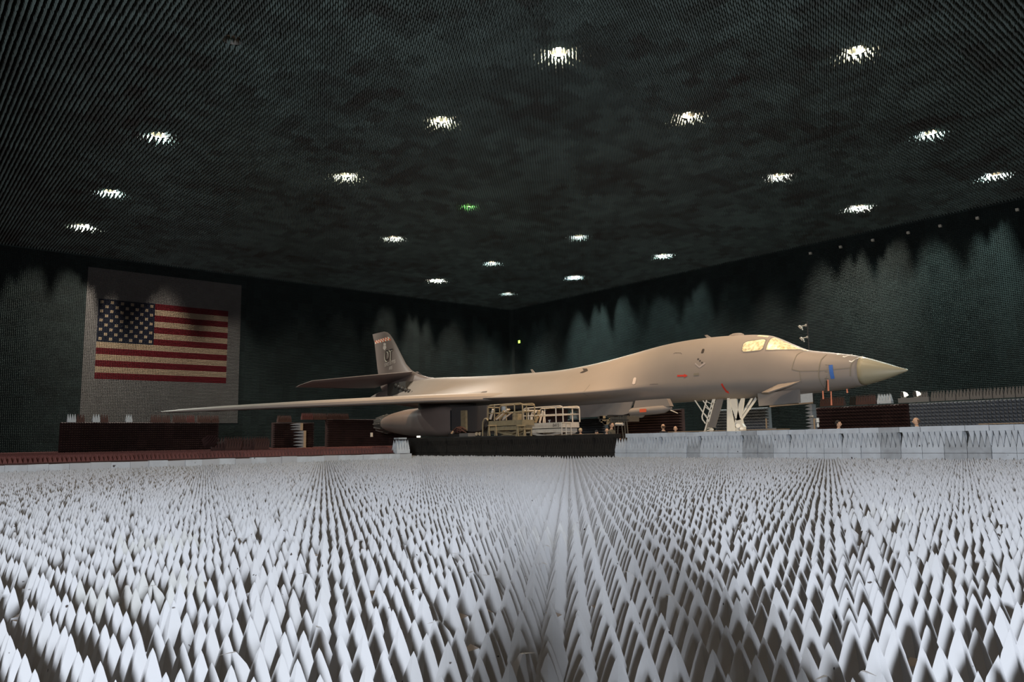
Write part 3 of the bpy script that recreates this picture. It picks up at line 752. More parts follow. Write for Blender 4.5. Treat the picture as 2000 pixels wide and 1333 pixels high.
# Y, top, bottom, half width, glove half width, glove height
ST = np.array([
 (13.12, 3.99, 3.99, .005, .005, 3.99), (13.22, 4.045, 3.93, .055, .055, 3.99), (13.5, 4.15, 3.84, .15, .15, 3.99), (14.0, 4.36, 3.69, .33, .33, 4.0), (14.6, 4.60, 3.55, .52, .52, 4.03), (15.3, 4.83, 3.42, .70, .70, 4.06),
 (16.0, 4.99, 3.34, .84, .84, 4.09), (17.0, 5.19, 3.27, 1.00, 1.00, 4.12), (17.6, 5.33, 3.24, 1.08, 1.08, 4.14), (18.1, 5.56, 3.22, 1.14, 1.14, 4.17), (18.7, 5.88, 3.20, 1.20, 1.20, 4.2),
 (19.3, 6.18, 3.19, 1.26, 1.26, 4.25), (19.9, 6.32, 3.19, 1.32, 1.32, 4.3), (20.8, 6.43, 3.19, 1.38, 1.38, 4.3), (22.4, 6.53, 3.19, 1.46, 1.46, 4.3), (24.2, 6.55, 3.20, 1.54, 1.56, 4.2),
 (26.0, 6.45, 3.20, 1.60, 1.72, 4.1), (28.0, 6.22, 3.20, 1.62, 2.15, 4.0), (30.0, 5.99, 3.22, 1.62, 2.8, 3.95), (32.0, 5.83, 3.25, 1.60, 3.5, 3.92), (34.0, 5.74, 3.28, 1.60, 4.25, 3.90),
 (36.0, 5.76, 3.32, 1.60, 5.0, 3.92), (38.0, 5.82, 3.36, 1.60, 5.05, 4.02), (40.0, 5.88, 3.40, 1.58, 4.9, 4.10), (42.5, 5.99, 3.45, 1.52, 4.5, 4.15), (45.0, 6.12, 3.5, 1.45, 3.95, 4.20), (47.0, 6.24, 3.6, 1.38, 3.4, 4.25),
 (49.0, 6.32, 3.8, 1.30, 2.7, 4.35), (50.5, 6.30, 4.0, 1.20, 2.0, 4.5), (52.5, 6.20, 4.25, 1.05, 1.3, 4.8), (54.5, 6.0, 4.5, .85, .85, 5.2), (56.5, 5.75, 4.8, .55, .55, 5.3), (58.0, 5.5, 5.1, .22, .22, 5.3), (58.6, 5.38, 5.24, .05, .05, 5.3)])
def st(Y):
    # smooth (Catmull-like) interpolation of the stations
    i = int(np.clip(np.searchsorted(ST[:, 0], Y) - 1, 0, len(ST) - 2)); a, b = ST[i], ST[i + 1]
    t = min(1, max(0, (Y - a[0]) / (b[0] - a[0])))
    p = ST[i - 1] if i > 0 else a; q = ST[i + 2] if i + 2 < len(ST) else b
    ma = (b - p) / (b[0] - p[0]); mb_ = (q - a) / (q[0] - a[0]); d = b[0] - a[0]
    return (2*t**3 - 3*t*t + 1) * a + (t**3 - 2*t*t + t) * d * ma + (-2*t**3 + 3*t*t) * b + (t**3 - t*t) * d * mb_
def half(Y, z, s=None):
    s = st(Y) if s is None else s
    _, zt, zb, w_, wg, zg = s; zc = zg
    if z >= zc: u = min(1, (z - zc) / max(1e-4, zt - zc)); x = w_ * max(0, 1 - u ** 2.1) ** (1 / 2.1)
    else: u = min(1, (zc - z) / max(1e-4, zc - zb)); x = w_ * max(0, 1 - u ** 2.8) ** (1 / 2.8)
    g = max(0, wg - w_)
    if g > 0:
        if z >= zc: v = min(1, (z - zc) / max(1e-4, (zt - zc))); x += g * (1 - min(1, v / .95)) ** 2.6
        else: v = (zc - z); x += g * max(0, 1 - (v / .42) ** 1.5) if v < .42 else 0
    return x
NR = 26
def ring(Y):
    s = st(Y); zt, zb, zc = s[1], s[2], s[5]; L_ = []
    for k in range(NR + 1):
        a = PI / 2 - PI * k / NR
        f = math.sin(abs(a)); 
        z = zc + (zt - zc) * f ** 1.35 if a >= 0 else zc - (zc - zb) * f ** 1.35
        L_.append((half(Y, z, s), z))
    r = [(XA - x, Y, z) for x, z in L_] + [(XA + x, Y, z) for x, z in L_[1:-1][::-1]]
    return r
YS = list(np.concatenate([np.linspace(15.05, 21, 30), np.linspace(21.4, 58.6, 84)]))
mb = MB().loft([ring(y_) for y_ in YS]); fus = mb.obj('fuselage', M['skin_paint'], bomber, smooth='all')
mb = MB().loft([ring(y_) for y_ in [13.12, 13.17, 13.22, 13.35, 13.5, 13.75, 14.0, 14.3, 14.6, 14.85, 15.05]]); rd = mb.obj('radome', M['radome'], bomber, smooth='all'); tag(rd, 'olive tan nose cone')
def surf(Y, z, e=.012, side=-1): return (XA + side * (half(Y, z) + e), Y, z)
def patch(name, m, poly_fn, y0, y1, ny, nz, parent=bomber, e=.014, side=-1, th=.0):
    vs = []; 
    for i in range(ny + 1):
        Y = y0 + (y1 - y0) * i / ny; a, b = poly_fn(Y)
        for j in range(nz + 1): vs.append(surf(Y, a + (b - a) * j / nz, e, side))
    fs = [(i * (nz + 1) + j, (i + 1) * (nz + 1) + j, (i + 1) * (nz + 1) + j + 1, i * (nz + 1) + j + 1) for i in range(ny) for j in range(nz)]
    return MB().add(vs, fs).obj(name, m, parent, smooth='all')
# cockpit glazing: gold foil shows behind it
def win_side(Y):
    t = (Y - 19.36) / 1.06; r = .10 * max(0, (abs(t - .5) - .36) / .14) ** 2
    return (5.44 + r, 6.02 - r - .06 * t)
def win_front(Y):
    t = (Y - 17.42) / 1.76
    return (min(5.33 + .10 * t, st(Y)[1] - .04), min(st(Y)[1] - .02, 5.40 + (6.02 + .05 - 5.40) * min(1, t * 1.25) ** .9))
def win_side_o(Y): a, b = win_side(min(max(Y, 19.36), 20.42)); return (a - .05, b + .05)
def win_front_o(Y): a, b = win_front(min(max(Y, 17.42), 19.18)); return (a - .05, min(b + .05, st(Y)[1] - .005))
for sd in (-1, 1):
    w1 = patch('window_frame', M['dark_paint'], win_side_o, 19.31, 20.47, 14, 6, e=.010, side=sd)
    patch('side_window', M['foil'], win_side, 19.36, 20.42, 14, 6, e=.018, side=sd)
    patch('window_frame', M['dark_paint'], win_front_o, 17.34, 19.23, 18, 8, e=.010, side=sd)
    patch('windshield', M['foil'], win_front, 17.42, 19.18, 18, 8, e=.018, side=sd)
# raised eyebrow panel, antennae, small fittings
patch('roof_hatch', M['foil'], lambda Y: (st(Y)[1] - .10, st(Y)[1] - .03), 19.4, 19.95, 4, 2, e=.012)
MB().loft([[(XA + .28 * math.cos(a) * f, 21.4 + .45 * math.sin(a) * f, z) for a in np.linspace(0, 2 * PI, 12, endpoint=False)] for f, z in ((1, 6.42), (.9, 6.52), (.5, 6.58))]).obj('roof_fairing', M['skin_paint'], bomber, smooth=True)
def blade(y_, z, h, c=.28, lean=.25):
    MB().hexa([(XA - .03, y_ - c / 2, z), (XA + .03, y_ - c / 2, z), (XA + .03, y_ + c / 2, z), (XA - .03, y_ + c / 2, z)],
              [(XA - .012, y_ - c / 4 + lean, z + h), (XA + .012, y_ - c / 4 + lean, z + h), (XA + .012, y_ + c / 3 + lean, z + h), (XA - .012, y_ + c / 3 + lean, z + h)]).obj('blade_antenna', M['skin_paint'], bomber)
blade(23.0, 6.5, .22); blade(37.0, 5.74, .30)
# panel lines and stains on the nose (near side)
def seam(pts, wd=.02, m='line', name='panel_seam', side=-1, e=.016):
    mb = MB(); vs = []
    n = len(pts)
    for i, (y_, z) in enumerate(pts):
        a = pts[max(0, i - 1)]; b = pts[min(n - 1, i + 1)]; d = Vector((b[0] - a[0], b[1] - a[1])).normalized(); q = Vector((-d.y, d.x)) * wd / 2
        vs += [surf(y_ + q.x, z + q.y, e, side), surf(y_ - q.x, z - q.y, e, side)]
    fs = [(2*i, 2*i+1, 2*i+3, 2*i+2) for i in range(n - 1)]
    return mb.add(vs, fs).obj(name, M[m], bomber)
def lp(pts, n=8):
    r = []
    for (a, b) in zip(pts[:-1], pts[1:]):
        for k in range(n): t = k / n; r.append((a[0] + (b[0] - a[0]) * t, a[1] + (b[1] - a[1]) * t))
    return r + [pts[-1]]
def pxs(l, X=32.8): return [(onX(x, y, X).y, onX(x, y, X).z) for x, y in l]
seam(lp(pxs([(1560, 682), (1552, 692), (1549, 722), (1563, 725), (1566, 748)])), .03, 'putty')
seam(lp(pxs([(1563, 725), (1600, 724), (1656, 718)])), .025, 'putty')
seam(lp(pxs([(1604, 691), (1599, 702), (1598, 735), (1604, 762)])), .045, 'putty')
seam(lp(pxs([(1661, 699), (1655, 712), (1655, 735)])), .05, 'putty')
seam(lp(pxs([(1613, 735), (1606, 752)])), .03, 'putty')
# blue tape strip with pitot vanes, ribbons
seam(lp(pxs([(1619, 713), (1623.5, 740)])), .17, 'blue_tape', 'blue_tape', e=.025)
for py in (713, 727, 740):
    a = Vector(surf(*pxs([(1617, py)])[0])); MB().tube([a, a + Vector((-.12, .14, .02))], .012, 6).obj('pitot_vane', M['metal'], bomber)
def ribbon(px, p0, p1, X=32.75):
    a = onX(px, p0, X); b = onX(px + 1, p1, X)
    MB().hexa([a + Vector((0, -.03, 0)), a + Vector((0, .03, 0)), a + Vector((.008, .03, 0)), a + Vector((.008, -.03, 0))][::-1],
              [b + Vector((0, -.035, 0)), b + Vector((0, .035, 0)), b + Vector((.008, .035, 0)), b + Vector((.008, -.035, 0))]).obj('warning_ribbon', M['ribbon'], bomber)
ribbon(1617, 742, 764, 32.55); ribbon(1607, 764, 780); ribbon(1623, 765, 792); ribbon(1654, 760, 768, 33.0)
# white corner marks on the nose top
for a, b, c in (((1672, 695), (1661, 707), (1656, 705)), ((1651, 691), (1645, 697), (1641, 696)), ((1634, 690), (1630, 692), (1627, 691))):
    seam(lp(pxs([a, b, c], 33.1)), .045, 'decal_white', 'white_mark')
# red arrows
seam(lp(pxs([(1335, 735.5), (1348, 735)])), .09, 'decal_red', 'red_arrow')
mb = MB(); q = pxs([(1348, 731.5), (1355, 735), (1348, 739)]); mb.add([surf(y_, z, .02) for y_, z in q], [(0, 1, 2)]); mb.obj('red_arrow', M['decal_red'], bomber)
seam(lp(pxs([(1418.5, 750.5), (1421, 758), (1424, 765)])), .10, 'decal_red', 'red_arrow')
mb = MB(); q = pxs([(1421, 766), (1427.5, 764), (1426.5, 770)]); mb.add([surf(y_, z, .02) for y_, z in q], [(0, 1, 2)]); mb.obj('red_arrow', M['decal_red'], bomber)
# small dark window, pale oval, dark chevron, badge
mb = MB(); q = pxs([(1374.2, 684), (1375, 682), (1378, 682), (1379.2, 684), (1379.2, 689.5), (1378, 691), (1375, 691), (1374.2, 689.5)]); mb.add([surf(y_, z, .014) for y_, z in q], [tuple(range(8))]); mb.obj('porthole', M['decal_dark'], bomber)
mb = MB(); q = pxs([(1242.4, 740), (1243.8, 738), (1246.3, 738), (1247.6, 740), (1247.6, 750), (1246, 751.6), (1243.8, 751.6), (1242.4, 750)], 32.3); mb.add([surf(y_, z, .02) for y_, z in q], [tuple(range(8))]); mb.obj('pale_oval_panel', M['decal_light'], bomber)
mb = MB(); q = pxs([(1137, 720), (1149, 720.5), (1155, 724.5), (1147, 729), (1140, 729), (1145, 724.5)], 32.9); mb.add([surf(y_, z, .03) for y_, z in q], [(0, 1, 5), (1, 2, 3, 5), (3, 4, 5)]); mb.obj('dark_chevron', M['decal_dark'], bomber)
seam(lp(pxs([(1367, 711), (1376, 718.5)])), .07, 'badge', 'badge_chevron'); seam(lp(pxs([(1376, 718.5), (1386, 710)])), .09, 'badge', 'badge_chevron')
for x_, y_ in ((1371.5, 702.5), (1375.7, 706), (1380.2, 709.5)):
    a, b, c, d = pxs([(x_ - 1.4, y_ - 1.4), (x_ + 1.4, y_ + 1.4), (x_ + 1.4, y_ - 1.4), (x_ - 1.4, y_ + 1.4)])
    seam([a, b], .03, 'decal_dark', 'badge_cross'); seam([c, d], .03, 'decal_dark', 'badge_cross')
seam(lp(pxs([(1320, 692), (1322, 690), (1334, 690), (1337, 693)])), .02, 'line'); seam(lp(pxs([(1285, 752), (1300, 751)])), .02, 'line')
seam(lp(pxs([(1366, 733), (1376, 732)])), .12, 'putty'); seam(lp(pxs([(1160, 752), (1162, 775)], 32)), .02, 'line')
# structural mode vanes (near side and far side) with the open bay door panels under them
def pxp(x, y_, X): return onX(x, y_, X)
for sd in (-1, 1):
    f = lambda p: Vector((XA + (p.x - XA) * (1 if sd < 0 else -1), p.y, p.z))
    top = [pxp(1565, 744, 32.75), pxp(1548, 747, 32.65), pxp(1520, 751, 32.6), pxp(1487, 767, 32.5), pxp(1500, 766.5, 31.95), pxp(1536, 755, 31.95)]
    vs = [f(p) for p in top] + [f(p + Vector((.02, 0, -.05))) for p in top]
    fs = [(0, 1, 5), (1, 2, 4, 5), (2, 3, 4), (6, 11, 7), (7, 11, 10, 8), (8, 10, 9)] + [(i, (i + 1) % 6, 6 + (i + 1) % 6, 6 + i) for i in range(6)]
    MB().add(vs, fs).obj('nose_vane', M['skin_paint'], bomber)
X0 = 32.75
p = [onX(1479, 769, X0), onX(1562, 761, X0), onX(1563, 787, X0), onX(1482, 794, X0)]
dp_ = MB().slab(p, (.04, 0, 0)).obj('bay_door', M['dark_paint'], bomber); tag(dp_, 'dark grey door panel hanging below the nose')
p = [onX(1562, 761, X0 + .9), onX(1586, 765, X0 + .9), onX(1587, 786, X0 + .9), onX(1560, 788, X0 + .9)]
d2 = MB().slab(p, (.05, 0, 0)).obj('bay_door', M['gear_white'], bomber); tag(d2, 'cream inner face of the second door below the nose')
a = onX(1503, 794.5, X0 + .05); b = onX(1588, 787, X0 + .85); MB().bar(a, b, .07).obj('door_edge', M['wood'], bomber)
# ---- fin
FZ = [(5.7, 46.6, 56.6, .30), (6.1, 47.2, 56.9, .28), (6.44, 49.5, 57.05, .26), (6.8, 51.0, 57.2, .22), (7.2, 52.0, 57.32, .20), (7.8, 52.85, 57.5, .185), (8.6, 53.55, 57.68, .17), (9.5, 54.3, 57.88, .15), (10.2, 54.95, 58.05, .13), (10.6, 55.4, 58.25, .11), (10.85, 55.85, 58.35, .09), (10.98, 56.4, 58.4, .05)]
def fsec(z, a, b, t): 
    pr = [(0, 0), (.03, .45), (.12, .85), (.35, 1.0), (.7, .62), (1, .08)]
    return [(XA - t * v, a + (b - a) * u, z) for u, v in pr] + [(XA + t * v, a + (b - a) * u, z) for u, v in pr[::-1][:-1]]
fin = MB().loft([fsec(*q) for q in FZ]).obj('tail_fin', M['tail_and_shade_paint'], bomber, smooth=True)
def finx(Y, z):
    q = np.array(FZ); a = np.interp(z, q[:, 0], q[:, 1]); b = np.interp(z, q[:, 0], q[:, 2]); t = np.interp(z, q[:, 0], q[:, 3])
    return XA - t * float(np.interp((Y - a) / (b - a), [0, .03, .12, .35, .7, 1], [0, .45, .85, 1, .62, .08])) - .012
def fquad(pxl, m, name):
    v = []
    for x, y_ in pxl:
        p = onX(x, y_, 33.65); v.append((finx(p.y, p.z), p.y, p.z))
    MB().add(v, [tuple(range(len(v)))]).obj(name, M[m], fin)
mb = MB()
def lerp(a, b, t): return (a[0] + (b[0] - a[0]) * t, a[1] + (b[1] - a[1]) * t)
TL, TR, BL_, BR = (730.5, 666), (758, 658.3), (730, 672.2), (763, 664.5)
for i in range(12):
    for j in range(2):
        c = [lerp(lerp(TL, TR, (i + a) / 12), lerp(BL_, BR, (i + a) / 12), (j + b) / 2) for a, b in ((0, 0), (1, 0), (1, 1), (0, 1))]
        v = []
        for x, y_ in c: p = onX(x, y_, 33.65); v.append((finx(p.y, p.z), p.y, p.z))
        mb.m = (i + j) % 2; mb.add(v, [(0, 1, 2, 3)])
mb.obj('checkered_band', [M['decal_orange'], M['decal_cream']], fin)
fquad([(748.5, 671), (751, 670), (754, 671.5), (753.5, 675), (748.8, 675.5)], 'decal_light', 'crest')
fquad([(748.5, 676), (754, 675.5), (754.5, 680), (750.8, 684.8), (747.4, 681)], 'decal_light', 'crest')
def text(body, size, m, parent, o, ux, uy, name, sx=1.0, extrude=0.0):
    cu = bpy.data.curves.new(name, 'FONT'); cu.body = body; cu.size = size; cu.align_x = 'LEFT'; cu.extrude = extrude
    t = bpy.data.objects.new(name, cu); COL.objects.link(t)
    dg = bpy.context.evaluated_depsgraph_get(); me = bpy.data.meshes.new_from_object(t.evaluated_get(dg)); bpy.data.objects.remove(t)
    ux = Vector(ux); uy = Vector(uy); o = Vector(o); nn = ux.cross(uy).normalized()
    for v in me.vertices: v.co = o + ux * v.co.x * sx + uy * v.co.y + nn * v.co.z
    me.materials.clear(); me.materials.append(m); ob = bpy.data.objects.new(name, me); link(ob, parent); return ob
p = onX(750.2, 708, 33.60); 
text('OT', 1.36, M['decal_cream'], fin, (33.595, p.y, p.z), (0, -1, .045), (0, 0, 1), 'tail_code', sx=.70)
text('OT', 1.36, M['decal_dark'], fin, (33.585, p.y - .08, p.z + .06), (0, -1, .045), (0, 0, 1), 'tail_code', sx=.70)
p = onX(751.0, 716.8, 33.6); text('53RD:337TES', .40, M['decal_light'], fin, (33.59, p.y, p.z), (0, -1, .11), (0, 0, 1), 'squadron_text', sx=.80)
p = onX(760, 723.5, 33.6); text('AF85', .42, M['decal_light'], fin, (33.59, p.y, p.z), (0, -1, .08), (0, 0, 1), 'serial_text', sx=.62)
# ---- horizontal stabilisers
for sd in (-1, 1):
    def g(x, y_, z): return (XA + sd * (XA - x), y_, z)
    secs = [(33.5, 51.4, 57.4, 7.02, 6.1, .20), (32.0, 52.9, 57.9, 6.88, 6.05, .17), (29.5, 55.4, 58.6, 6.66, 6.04, .12), (27.6, 57.4, 59.1, 6.48, 6.06, .08), (27.0, 58.4, 59.3, 6.2, 6.05, .03)]
    rings = []
    for (x, a, b, za, zb, t) in secs:
        pr = [(0, 0), (.04, .6), (.25, 1), (.6, .75), (1, .1)]
        r = [(u, v) for u, v in pr] + [(u, -v) for u, v in pr[::-1][:-1]]
        rings.append([g(x, a + (b - a) * u, za + (zb - za) * u + t * v) for u, v in r])
    MB().loft(rings).obj('stabiliser', M['tail_and_shade_paint'], bomber, smooth=True)
# ---- wings
for sd in (-1, 1):
    def g(x, y_, z): return (XA + sd * (XA - x), y_, z)
    secs = [(30.6, 35.6, 43.6, 4.05, .36), (28.8, 36.2, 43.4, 3.98, .34), (26.0, 37.9, 44.0, 3.92, .30), (20.0, 41.3, 45.9, 3.66, .23), (15.5, 43.9, 47.2, 3.44, .16), (13.6, 45.0, 47.5, 3.34, .10), (12.8, 46.0, 47.5, 3.30, .03)]
    rings = []
    for (x, a, b, z, t) in secs:
        pr = [(0, -.35), (.008, .2), (.04, .62), (.18, 1), (.5, .85), (1, .05)]; lo = [(1, -.05), (.5, -.55), (.18, -.8), (.05, -.75), (.01, -.6)]
        rings.append([g(x, a + (b - a) * u, z + t * v) for u, v in pr + lo])
    MB().loft(rings).obj('wing', M['skin_paint'], bomber, smooth=True)
    # flap slot fairing on top of the glove
    MB().hexa([g(29.6, 37.2, 4.1), g(29.0, 37.2, 4.1), g(29.2, 44.5, 4.15), g(30.2, 44.5, 4.3)], [g(29.9, 37.2, 4.46), g(29.5, 37.2, 4.42), g(29.7, 44.5, 4.42), g(30.3, 44.5, 4.6)]).obj('wing_seal_fairing', M['dark_paint'], bomber)
# ---- engine nacelles
for sd in (-1, 1):
    xc = XA + sd * 3.9
    NS = [(39.4, 3.45, 1.80, 1.46), (39.9, 3.60, 1.70, 1.58), (40.6, 3.66, 1.64, 1.66), (41.6, 3.68, 1.62, 1.70), (43.5, 3.70, 1.64, 1.72), (45.5, 3.66, 1.74, 1.70), (47.0, 3.50, 1.92, 1.60), (48.0, 3.28, 2.08, 1.46)]
    rings = []
    for (y_, zt, zb, w_) in NS:
        e = 5 if y_ < 41 else 3.4 if y_ < 43 else 2.6; zc = (zt + zb) / 2; r = []
        for k in range(28):
            a = 2 * PI * k / 28; ca, sa = math.cos(a), math.sin(a)
            r.append((xc + w_ * math.copysign(abs(ca) ** (2 / e), ca), y_, zc + (zt - zb) / 2 * math.copysign(abs(sa) ** (2 / e), sa)))
        rings.append(r)
    na = MB().loft(rings).obj('engine_nacelle', M['tail_and_shade_paint'], bomber, smooth=True)
    # intake: splitter, dark duct mouths
    for k in (-1, 1):
        MB().box(xc + k * .75 - .6, xc + k * .75 + .6, 39.32, 39.40, 2.0, 3.3).obj('intake_mouth', M['rubber'], na)
    MB().hexa([(xc - .04, 38.4, 2.2), (xc + .04, 38.4, 2.2), (xc + .08, 39.4, 1.8), (xc - .08, 39.4, 1.8)], [(xc - .04, 38.7, 3.5), (xc + .04, 38.7, 3.5), (xc + .08, 39.4, 3.5), (xc - .08, 39.4, 3.5)]).obj('intake_splitter', M['dark_paint'], na)
    MB().box(xc - 1.1, xc + 1.1, 39.8, 43.5, 3.5, 4.0).obj('pylon', M['dark_metal'], na)
    for k in (-1, 1):
        c = (xc + k * .78, 2.68); mb = MB(); R_ = []
        for (y_, r_) in ((47.4, .66), (48.0, .70), (48.6, .62), (49.3, .47)):
            R_.append([(c[0] + r_ * math.cos(2 * PI * j / 18), y_, c[1] + r_ * math.sin(2 * PI * j / 18)) for j in range(18)])
        mb.loft(R_, cap=False); mb.loft([R_[-1], [(c[0] + .9 * (x - c[0]), 48.0, c[1] + .9 * (z - c[1])) for x, _, z in R_[-1]]], cap=False)
        no = mb.obj('exhaust_nozzle', M['dark_metal'], na, smooth=True)
        for j in range(12):
            a = 2 * PI * j / 12
            MB().bar((c[0] + .70 * math.cos(a), 48.1, c[1] + .70 * math.sin(a)), (c[0] + .50 * math.cos(a), 49.3, c[1] + .50 * math.sin(a)), .06).obj('nozzle_petal', M['metal'], no)
    if sd < 0:
        # half-open cowl gap, tail-end actuator
        a = onX(900, 830, 28.3); b = onX(909.5, 830, 28.3); MB().box(28.3, 28.45, b.y, a.y, 1.95, 3.22).obj('open_cowl_strip', M['lift_tan'], na)
        pl = [onX(x, y_, 28.5) for x, y_ in ((882, 797), (950, 792), (949, 820), (945, 834), (938, 842), (925, 844), (912, 843), (882, 842))]
        MB().slab(pl, (.25, 0, 0)).obj('intake_side_panel', M['dark_paint2'], na)
        a = onX(727, 846, 28.4); MB().box(28.3, 28.4, a.y - .1, a.y + .1, 1.75, 2.05).obj('nacelle_fitting', M['lift_white'], na)
# ---- tail end actuators (dark machinery behind the stabiliser root)
mb = MB()
for k in range(7): mb.ball((XA - 1.25 + .03 * k, 49.4 + .55 * k, 5.0 + .16 * k), .16, .2, .2, 8, 5)
mb.obj('tail_hinge_fittings', M['dark_metal'], bomber, smooth=True); tag(COL.objects[-1], None)
MB().box(XA - 1.1, XA + 1.1, 51.2, 54, 5.2, 6.2).obj('tail_bearing_block', M['dark_metal'], bomber)  # dark tone stands in for the shading around the tail machinery
# ---- weapons bay door and pod
X1 = 31.9
p = [onX(1127, 793, X1), onX(1236, 785, X1), onX(1228, 808, X1), onX(1216, 811, X1), onX(1128, 817, X1)]
wb = MB().slab(p, (.06, 0, 0)).obj('weapons_bay_door', M['dark_paint'], bomber); tag(wb, 'long dark grey weapons bay door hanging open under the belly')
p = [onX(1241, 783, X1), onX(1302, 779, X1), onX(1309, 794, X1), onX(1285, 796, X1), onX(1236, 800, X1)]
py_ = MB().slab(p, (.30, 0, 0)).obj('pod_pylon', M['skin_paint'], bomber)
def podsec(y_, r_, zc): return [(X1 + .12 + r_ * math.cos(2 * PI * j / 10 + .3), y_, zc + r_ * math.sin(2 * PI * j / 10 + .3)) for j in range(10)]
a = onX(1229, 806, X1).y; b = onX(1310, 799, X1).y
pod = MB().loft([podsec(a, .17, 2.72), podsec(a - .15, .24, 2.72), podsec(b + 1.0, .24, 2.78), podsec(b + .5, .22, 2.80), podsec(b, .03, 2.83)]).obj('targeting_pod', M['metal'] if False else M['skin_paint'], bomber, smooth=True)
MB().box(X1 - .14, X1 - .12, a - 1.3, a - .85, 2.68, 2.86).obj('orange_sticker', M['decal_orange'], pod)
MB().loft([podsec(a + .05, .05, 2.5), podsec(a - .1, .13, 2.52), podsec(a - .8, .13, 2.52), podsec(a - 1.0, .03, 2.54)]).obj('pod_sensor_ball', M['metal'], pod, smooth=True)
MB().tube([(X1 + .12, b + .1, 2.72), onX(1324, 808, X1)], .04, 8, .02).obj('pod_probe', M['lift_white'], pod)
for k in range(6): MB().ball((X1 + .1, a - .6 - .28 * k, 3.02), .05).obj('pod_lug', M['metal'], py_)
# ---- nose gear
ng = MB()
y0 = onX(1440, 800, XA).y
strut = MB().tube([(XA, y0 + .1, 3.3), (XA, y0 - .0, 1.6), (XA, y0, .75)], .14, 12).tube([(XA, y0, 1.9), (XA, y0 + .0, .55)], .085, 12).obj('nose_gear_strut', M['gear_white'], bomber, smooth=True)
# side plates of the fork seen as a V
a1 = onX(1422, 776, 33.5); a2 = onX(1435, 776, 33.5); b1 = onX(1437, 820, 33.5); b2 = onX(1446, 820, 33.5)
MB().slab([a1, a2, b2, b1], (.12, 0, 0)).obj('nose_gear_leg', M['gear_white'], bomber)
a1 = onX(1448, 776, 33.5); a2 = onX(1453, 776, 33.5); b1 = onX(1447, 820, 33.5); b2 = onX(1438, 822, 33.5); c1 = onX(1443, 790, 33.5)
MB().slab([a1, a2, b1, b2, c1], (.12, 0, 0)).obj('nose_gear_leg', M['gear_white'], bomber)
a1 = onX(1436, 818, 33.45); b1 = onX(1452, 841, 33.45)
MB().slab([onX(1436, 818, 33.5), onX(1447, 818, 33.5), onX(1449, 828, 33.5), onX(1453, 834, 33.5), onX(1453, 850, 33.5), onX(1440, 850, 33.5), onX(1434, 832, 33.5)], (.2, 0, 0)).obj('nose_gear_knuckle', M['gear_white'], bomber)
MB().tube([onX(1441, 832, 33.42), onX(1441, 832, 33.52)], .11, 12).tube([onX(1448, 838, 33.42), onX(1448, 838, 33.52)], .08, 12).obj('nose_gear_hub', M['gear_white'], bomber)
MB().tube([onX(1478, 777, 33.4), onX(1449, 818, 33.6)], .07, 8).tube([onX(1470, 776, 33.9), onX(1447, 814, 33.9)], .06, 8).bar(onX(1461, 792, 33.6), onX(1466, 800, 33.6), .05).obj('nose_gear_drag_brace', M['gear_white'], bomber)
p = [onX(1420, 778, 33.1), onX(1424, 778, 33.1), onX(1435, 835, 33.1), onX(1436, 850, 33.1), onX(1419.5, 850, 33.1)]
gd = MB().slab(p, (.05, 0, 0)).obj('nose_gear_door', M['gear_white'], bomber)
for sx in (-.3, .3):
    wn_ = MB().tube([(XA + sx - .11, y0, .45), (XA + sx + .11, y0, .45)], .45, 20).obj('nose_wheel', M['rubber'], bomber, smooth=True)
    MB().tube([(XA + sx - .12, y0, .45), (XA + sx + .12, y0, .45)], .22, 14).obj('wheel_hub', M['gear_white'], wn_)
MB().tube([(XA - .4, y0, .45), (XA + .4, y0, .45)], .06, 8).tube([(XA, y0, .45), (XA, y0, .9)], .09, 8).obj('nose_wheel_axle', M['gear_white'], bomber)
mb = MB(); rr = random.Random(3)
for k in range(9):
    q0 = onX(1424 + rr.random() * 10, 812 + rr.random() * 25, 33.3); mb.tube([q0, q0 + Vector((.05, rr.uniform(-.15, .15), -.15)), q0 + Vector((0, rr.uniform(-.2, .2), -.3))], .015, 5)
mb.obj('brake_hoses', M['dark_metal'], bomber)
# ---- crew ladder
lad = MB()
L0, L1 = onX(1392, 779, 33.2), onX(1372, 850, 33.2)
XL = 33.2
def LX(x, y_, X=XL): return onX(x, y_, X)
# stringers (perforated beam): outline minus holes approximated by two flanges and webs
s0, s1 = (1391.5, 779), (1374, 842); w_ = 5.2
def side(t, o): return LX(s0[0] + (s1[0] - s0[0]) * t + o, s0[1] + (s1[1] - s0[1]) * t)
T_ = [0, .13, .20, .27, .34, .41, .50, .57, .64, .72, 1.0]
for k in range(len(T_) - 1):
    a, b = T_[k], T_[k + 1]
    if k % 2 == 0: lad.slab([side(a, 0), side(a, w_), side(b, w_), side(b, 0)], (.05, 0, 0))
    else:
        lad.slab([side(a, 0), side(a, 1.1), side(b, 1.1), side(b, 0)], (.05, 0, 0)); lad.slab([side(a, w_ - 1.1), side(a, w_), side(b, w_), side(b, w_ - 1.1)], (.05, 0, 0))
lo = lad.obj('crew_ladder', M['gear_white'], bomber)
MB().slab([LX(1399, 780, 33.3), LX(1413, 779, 33.3), LX(1396, 836, 33.3), LX(1381, 836, 33.3)], (.06, 0, 0)).obj('ladder_back_panel', M['dark_paint'], lo)
mb = MB()
mb.tube([LX(1357, 782), LX(1373, 806), LX(1381, 817)], .035).tube([LX(1373, 783), LX(1386, 801)], .03).tube([LX(1380, 782), LX(1373, 806), LX(1371, 814), LX(1372, 820), LX(1378, 828)], .035)
mb.tube([LX(1380, 785), LX(1391, 790)], .025).tube([LX(1377, 795), LX(1388, 803)], .025).tube([LX(1373, 806), LX(1380, 813)], .025)
mb.obj('ladder_handrail', M['gear_white'], lo, smooth=True)
mb = MB()
